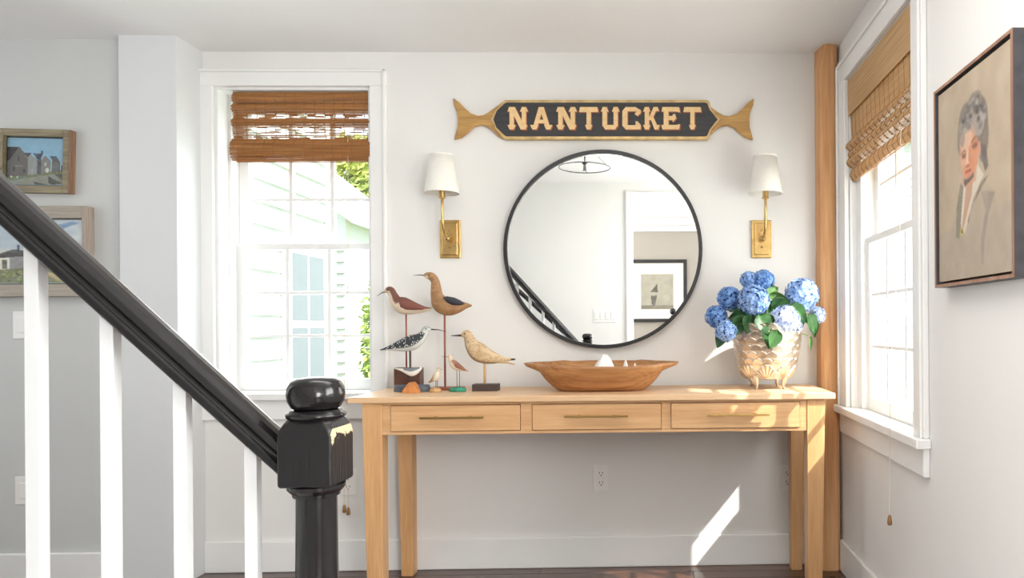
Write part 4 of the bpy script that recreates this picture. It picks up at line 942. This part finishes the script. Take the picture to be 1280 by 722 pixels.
for k in range(4):
    a = R(-52+90*k+ (0)); a = R([-128, -50, 52, 128][k]); cx, cy = pcx+.078*math.cos(a), YP+.078*math.sin(a)
    d = Vector((math.cos(a), math.sin(a), 0)); c0_ = Vector((cx, cy, 0))
    ft = MB().tube([c0_+d*.014+Vector((0, 0, TZ+.072)), c0_+d*.016+Vector((0, 0, TZ+.050)), c0_+d*.010+Vector((0, 0, TZ+.028)), c0_+d*.006+Vector((0, 0, TZ+.012)), c0_+d*.010+Vector((0, 0, TZ+.002))], [.012, .013, .010, .006, .0045], 10)
    ft.sphere(tuple(c0_+d*.010+Vector((0, 0, TZ+.0045))), .0055, .0055, .0045, 8, 6)
    obj('foot', ft, M['silver'], pl_, smooth=True)

# ------------------------------------------------------------------ hydrangea
def petalmat(name, c1, c2):
    return mat(name, c1, .6, var=.1, scale=45, col2=c2, trans=.15, lo=.38, hi=.62)
HB = petalmat('petal_blue', (.22, .42, .80), (.09, .22, .55)); HL = petalmat('petal_pale_blue', (.42, .60, .90), (.22, .38, .76)); HW = petalmat('petal_whitish_blue', (.72, .80, .95), (.48, .58, .90)); HV = petalmat('petal_lilac', (.36, .53, .86), (.17, .32, .66))
hy = thing('hydrangea', 'blue hydrangea plant with broad green leaves growing in the silver planter', 'flowers', (pcx, YP, zr-.04))
Mcore = mat('core_gap_shade', (.05, .10, .30), .8)  # dark colour puts shade into the gaps between the florets
def head(px, py, rp_, Y, m):
    c = at(px, py, Y); r = rp_*1.12*(Y-CAM.y)/F; b = MB(); nf = int(80+rp_*8); g = random.Random(px)
    for i in range(nf):
        z = 1-2*(i+.5)/nf; ph = i*2.39996; q = math.sqrt(1-z*z); d = Vector((q*math.cos(ph), q*math.sin(ph), z))
        d = (d+Vector((g.uniform(-.12, .12), g.uniform(-.12, .12), g.uniform(-.12, .12)))).normalized()
        o_ = c+d*(r*g.uniform(.80, .94)); t1 = d.orthogonal().normalized(); t2 = d.cross(t1); tw = g.uniform(0, 1.57); s = r*.215*g.uniform(.85, 1.15) if rp_ > 12 else r*.27*g.uniform(.85, 1.1)
        for k in range(4):
            a = tw+k*math.pi/2; e1 = t1*math.cos(a)+t2*math.sin(a); e2 = -t1*math.sin(a)+t2*math.cos(a); lift = g.uniform(.05, .4)
            b.add([o_, o_+e1*s*.45+e2*s*.36+d*s*lift*.5, o_+e1*s*.95+d*s*lift, o_+e1*s*.45-e2*s*.36+d*s*lift*.5], [(0, 1, 2), (0, 2, 3)])
    h = obj('flower_head', MB().sphere(tuple(c), r*.76, n=14, m=8), Mcore, hy, smooth=True)
    obj('petals', b, m, h, kind='stuff', recalc=False)
    base = Vector((pcx+(c.x-pcx)*.35, YP+(Y-YP)*.3, zr-.035))
    mid = (base+c)/2+Vector(((c.x-pcx)*.12, 0, .01))
    obj('stem', MB().tube([base, mid, c], .0032, 7), M['stem'], hy, smooth=True)
    return c
heads = [(936, 350, 10.5, -.20, HV), (954.5, 351, 13.5, -.21, HB), (911.5, 373, 14.5, -.24, HB), (941.5, 375.5, 19, -.30, HV), (895.5, 395.5, 13.5, -.24, HB), (907.5, 413, 13.5, -.30, HL),
         (1002, 368.5, 20, -.22, HL), (980.5, 400, 18, -.30, HW), (1022, 393.5, 10, -.20, HW), (991, 408, 11, -.27, HW)]
for h_ in heads: head(*h_)
def leaf(px, py, Y, ang, L_, W_, mi, droop=.25, face=.5, yaw=0):
    """leaf blade starting at (px,py); ang in the image plane (0 = right, 90 = up)"""
    o_ = at(px, py, Y); e = Vector((math.cos(R(ang)), 0, math.sin(R(ang)))); s = Vector((-math.sin(R(ang)), 0, math.cos(R(ang))))
    e = (Matrix.Rotation(R(yaw), 3, 'Z') @ e); nrm = e.cross(s).normalized(); nrm = nrm if nrm.y < 0 else -nrm
    s = (s*math.cos(face)+nrm*math.sin(face)).normalized(); nrm2 = e.cross(s).normalized(); nrm2 = nrm2 if nrm2.y < 0 else -nrm2
    def fn(u, v):
        wv = math.sin(math.pi*min(1, u**.8))**.75*(1-.25*u); x = u; y = (v*2-1)*wv
        rip = .02*math.sin(u*34)*abs(v*2-1)
        return o_+e*(L_*x)+s*(W_*y)+nrm2*(L_*(.12*abs(v*2-1)+rip*.6))+Vector((0, 0, -droop*L_*u*u))
    b = MB().grid(fn, 12, 8)
    lf = obj('leaf', b, M['leafs'][mi], hy, smooth=True, recalc=False)
    obj('vein', MB().tube([o_+e*(L_*t)+nrm2*.0005+Vector((0, 0, -droop*L_*t*t)) for t in (0, .25, .5, .75, .98)], [.0014, .0012, .001, .0008, .0004], 5), M['leafs'][2], lf)
    q = Vector((pcx+(o_.x-pcx)*.3, YP-.02, zr-.035)); obj('leaf_stalk', MB().tube([q, (q+o_)/2+Vector((0, 0, .01)), o_], .0018, 6), M['stem'], lf)
for a in [(936, 396, -.31, 165, .085, .042, 0, .3), (930, 402, -.30, 200, .08, .04, 0, .2), (922, 385, -.26, 150, .05, .03, 0, .2), (940, 392, -.32, 250, .075, .038, 0, .1), (948, 393, -.33, 300, .085, .042, 1, .1), (953, 398, -.32, 330, .07, .038, 0, .3),
          (962, 404, -.345, 265, .095, .042, 1, .05), (972, 412, -.36, 245, .075, .036, 1, .05), (965, 385, -.28, 30, .085, .036, 1, .1), (958, 372, -.27, 45, .07, .026, 2, .1), (962, 368, -.26, 350, .07, .02, 2, .0), (988, 380, -.27, 320, .09, .034, 1, .2), (996, 385, -.25, 285, .08, .028, 2, .1),
          (1010, 392, -.25, 300, .07, .03, 1, .3), (1016, 398, -.22, 275, .06, .024, 0, .3), (1013, 420, -.20, 270, .05, .008, 2, .2), (905, 415, -.27, 240, .055, .028, 0, .3), (948, 362, -.22, 175, .07, .028, 0, .15), (955, 362, -.22, 10, .06, .02, 2, .1), (975, 378, -.26, 215, .06, .03, 1, .1), (945, 402, -.31, 225, .06, .02, 2, .1),
          (925, 400, -.22, 220, .07, .035, 0, .2), (985, 395, -.2, 300, .08, .04, 1, .2), (960, 398, -.24, 270, .07, .04, 0, .1)]:
    leaf(*a, face=random.uniform(-.5, .5), yaw=random.uniform(-25, 25))

# ------------------------------------------------------------------ outdoors
Mg = mat('lawn', (.22, .30, .12), .9, var=.3, scale=3); Mcl = mat('white_clapboard', (.80, .81, .82), .6, var=.03); Mrf = mat('pale_shingle', (.40, .40, .42), .8, var=.2, scale=8); Mwin = mat('dark_pane', (.22, .25, .28), .15)
obj('ground', box(-30, 40, -30, 50, -.45, -.4), Mg, kind='structure')
obj('added_eave', box(1.018, 1.56, -3.6, 1.0, 2.5, 2.56), M['trim'], kind='structure')  # unseen eave added to cut the sun reaching the back wall
hs = thing('clapboard_house', 'white clapboard house wing seen through the left window', 'house', (-2.7, 3, -.4))
XH = -2.42; ya0, ya1 = .75, 2.3
b = MB(); z = -.4; k = 0
obj('wall', box(XH-2.5, XH-.02, ya0, ya1, -.4, 2.95), Mcl, hs)
for i in range(24):
    z0_ = -.4+i*.14
    obj('clapboard', MB().prism([(XH-.02, z0_), (XH+.008, z0_), (XH-.014, z0_+.145), (XH-.02, z0_+.145)], ya0, ya1), Mcl, hs)
obj('corner_board', box(XH-.02, XH+.02, ya1-.1, ya1+.02, -.4, 2.95), Mcl, hs)
f = obj('window', box(XH-.01, XH+.035, 1.58, 2.14, .55, 1.62), M['trim'], hs)
for i in range(2):
    for j in range(2): obj('pane', box(XH+.03, XH+.038, 1.63+i*.24, 1.63+i*.24+.21, .61+j*.5, .61+j*.5+.45), Mwin, f)
obj('roof', MB().hexa([(XH+.25, ya0, 2.95), (XH+.25, ya1+.15, 2.95), (XH-2.6, ya1+.15, 5.2), (XH-2.6, ya0, 5.2)], [(XH+.25, ya0, 3.05), (XH+.25, ya1+.15, 3.05), (XH-2.6, ya1+.15, 5.3), (XH-2.6, ya0, 5.3)]), Mrf, hs)
g_ = thing('gabled_house', 'white gabled house beyond the clapboard wing outside the left window', 'house', (-5, 7, -.4))
gb = [(-9.6, -.4), (-4.12, -.4), (-4.12, 2.65), (-6.8, 4.6), (-9.6, 2.6)]
obj('wall', MB().prism(gb, 6.5, 9), Mcl, g_)
obj('rake_board', MB().prism([(-3.95, 2.45), (-3.95, 2.62), (-6.8, 4.80), (-6.8, 4.62)], 6.3, 9), M['trim'], g_)
for i in range(17): obj('clapboard', box(-9, -4.13, 6.47, 6.5, -.3+i*.15, -.290+i*.15), Mrf, g_)
f = obj('window', box(-5.2, -4.4, 6.44, 6.5, .3, 1.6), M['trim'], g_); obj('pane', box(-5.1, -4.5, 6.42, 6.44, .4, 1.5), Mwin, f)
h2 = thing('neighbour_house', 'pale neighbouring house faintly seen through the right window', 'house', (6, 9, -.4))
obj('wall', box(2.4, 11, 9, 13, -.4, 4.2), Mcl, h2)
for i in range(30): obj('clapboard', box(2.4, 11, 8.98, 9, -.3+i*.15, -.285+i*.15), Mcl, h2)
obj('roof', MB().prism([(2.1, 4.2), (11.3, 4.2), (10.5, 6.5), (2.9, 6.5)], 8.8, 13.2), Mrf, h2)
for x in (3.2, 5.4, 7.6):
    f = obj('window', box(x, x+1, 8.93, 9, .6, 2.4), M['trim'], h2)
    for i in range(2):
        for j in range(2): obj('pane', box(x+.08+i*.44, x+.08+i*.44+.4, 8.91, 8.93, .7+j*.84, .7+j*.84+.78), Mwin, f)
lv = [mat('foliage_%d' % i, c, .6, trans=.1) for i, c in enumerate([(.30, .42, .08), (.45, .52, .14), (.18, .32, .06)])]
def foliage(name, c, rx, ry, rz, n, s, m, par=None, seed=1):
    g = random.Random(seed); b = MB()
    for i in range(n):
        d = Vector((g.gauss(0, 1), g.gauss(0, 1), g.gauss(0, 1))).normalized()*g.uniform(.55, 1); p = Vector((c[0]+d.x*rx, c[1]+d.y*ry, c[2]+d.z*rz))
        a = Vector((g.gauss(0, 1), g.gauss(0, 1), g.gauss(0, 1))).normalized(); q = a.orthogonal().normalized(); w_ = a.cross(q)
        b.add([p, p+q*s+w_*s*.45, p+q*s*2, p+q*s-w_*s*.45], [(0, 1, 2, 3)])
    return obj(name, b, m, par, kind='stuff', recalc=False)
hd_ = thing('hedge', 'sunlit green hedge seen at the right of the left window', 'hedge', (-3.05, 5, -.4))
foliage('foliage', (-2.98, 5.0, .75), .26, .5, 1.15, 2600, .05, lv[0], hd_, 3); foliage('foliage', (-2.98, 4.95, .75), .26, .5, 1.15, 1200, .04, lv[1], hd_, 4)
obj('stem', MB().tube([(-3.05, 5, -.4), (-3.05, 5, .9)], .04, 8), M['tassel'], hd_)
tr_ = thing('tree', 'yellow-green tree crown behind the houses at the top of the left window', 'tree', (-5.75, 10.3, -.4))
foliage('foliage', (-5.75, 10.3, 3.9), .75, .8, .8, 2200, .09, lv[1], tr_, 6); obj('trunk', MB().tube([(-5.75, 10.3, -.4), (-5.75, 10.3, 3.6)], .12, 8), M['tassel'], tr_)
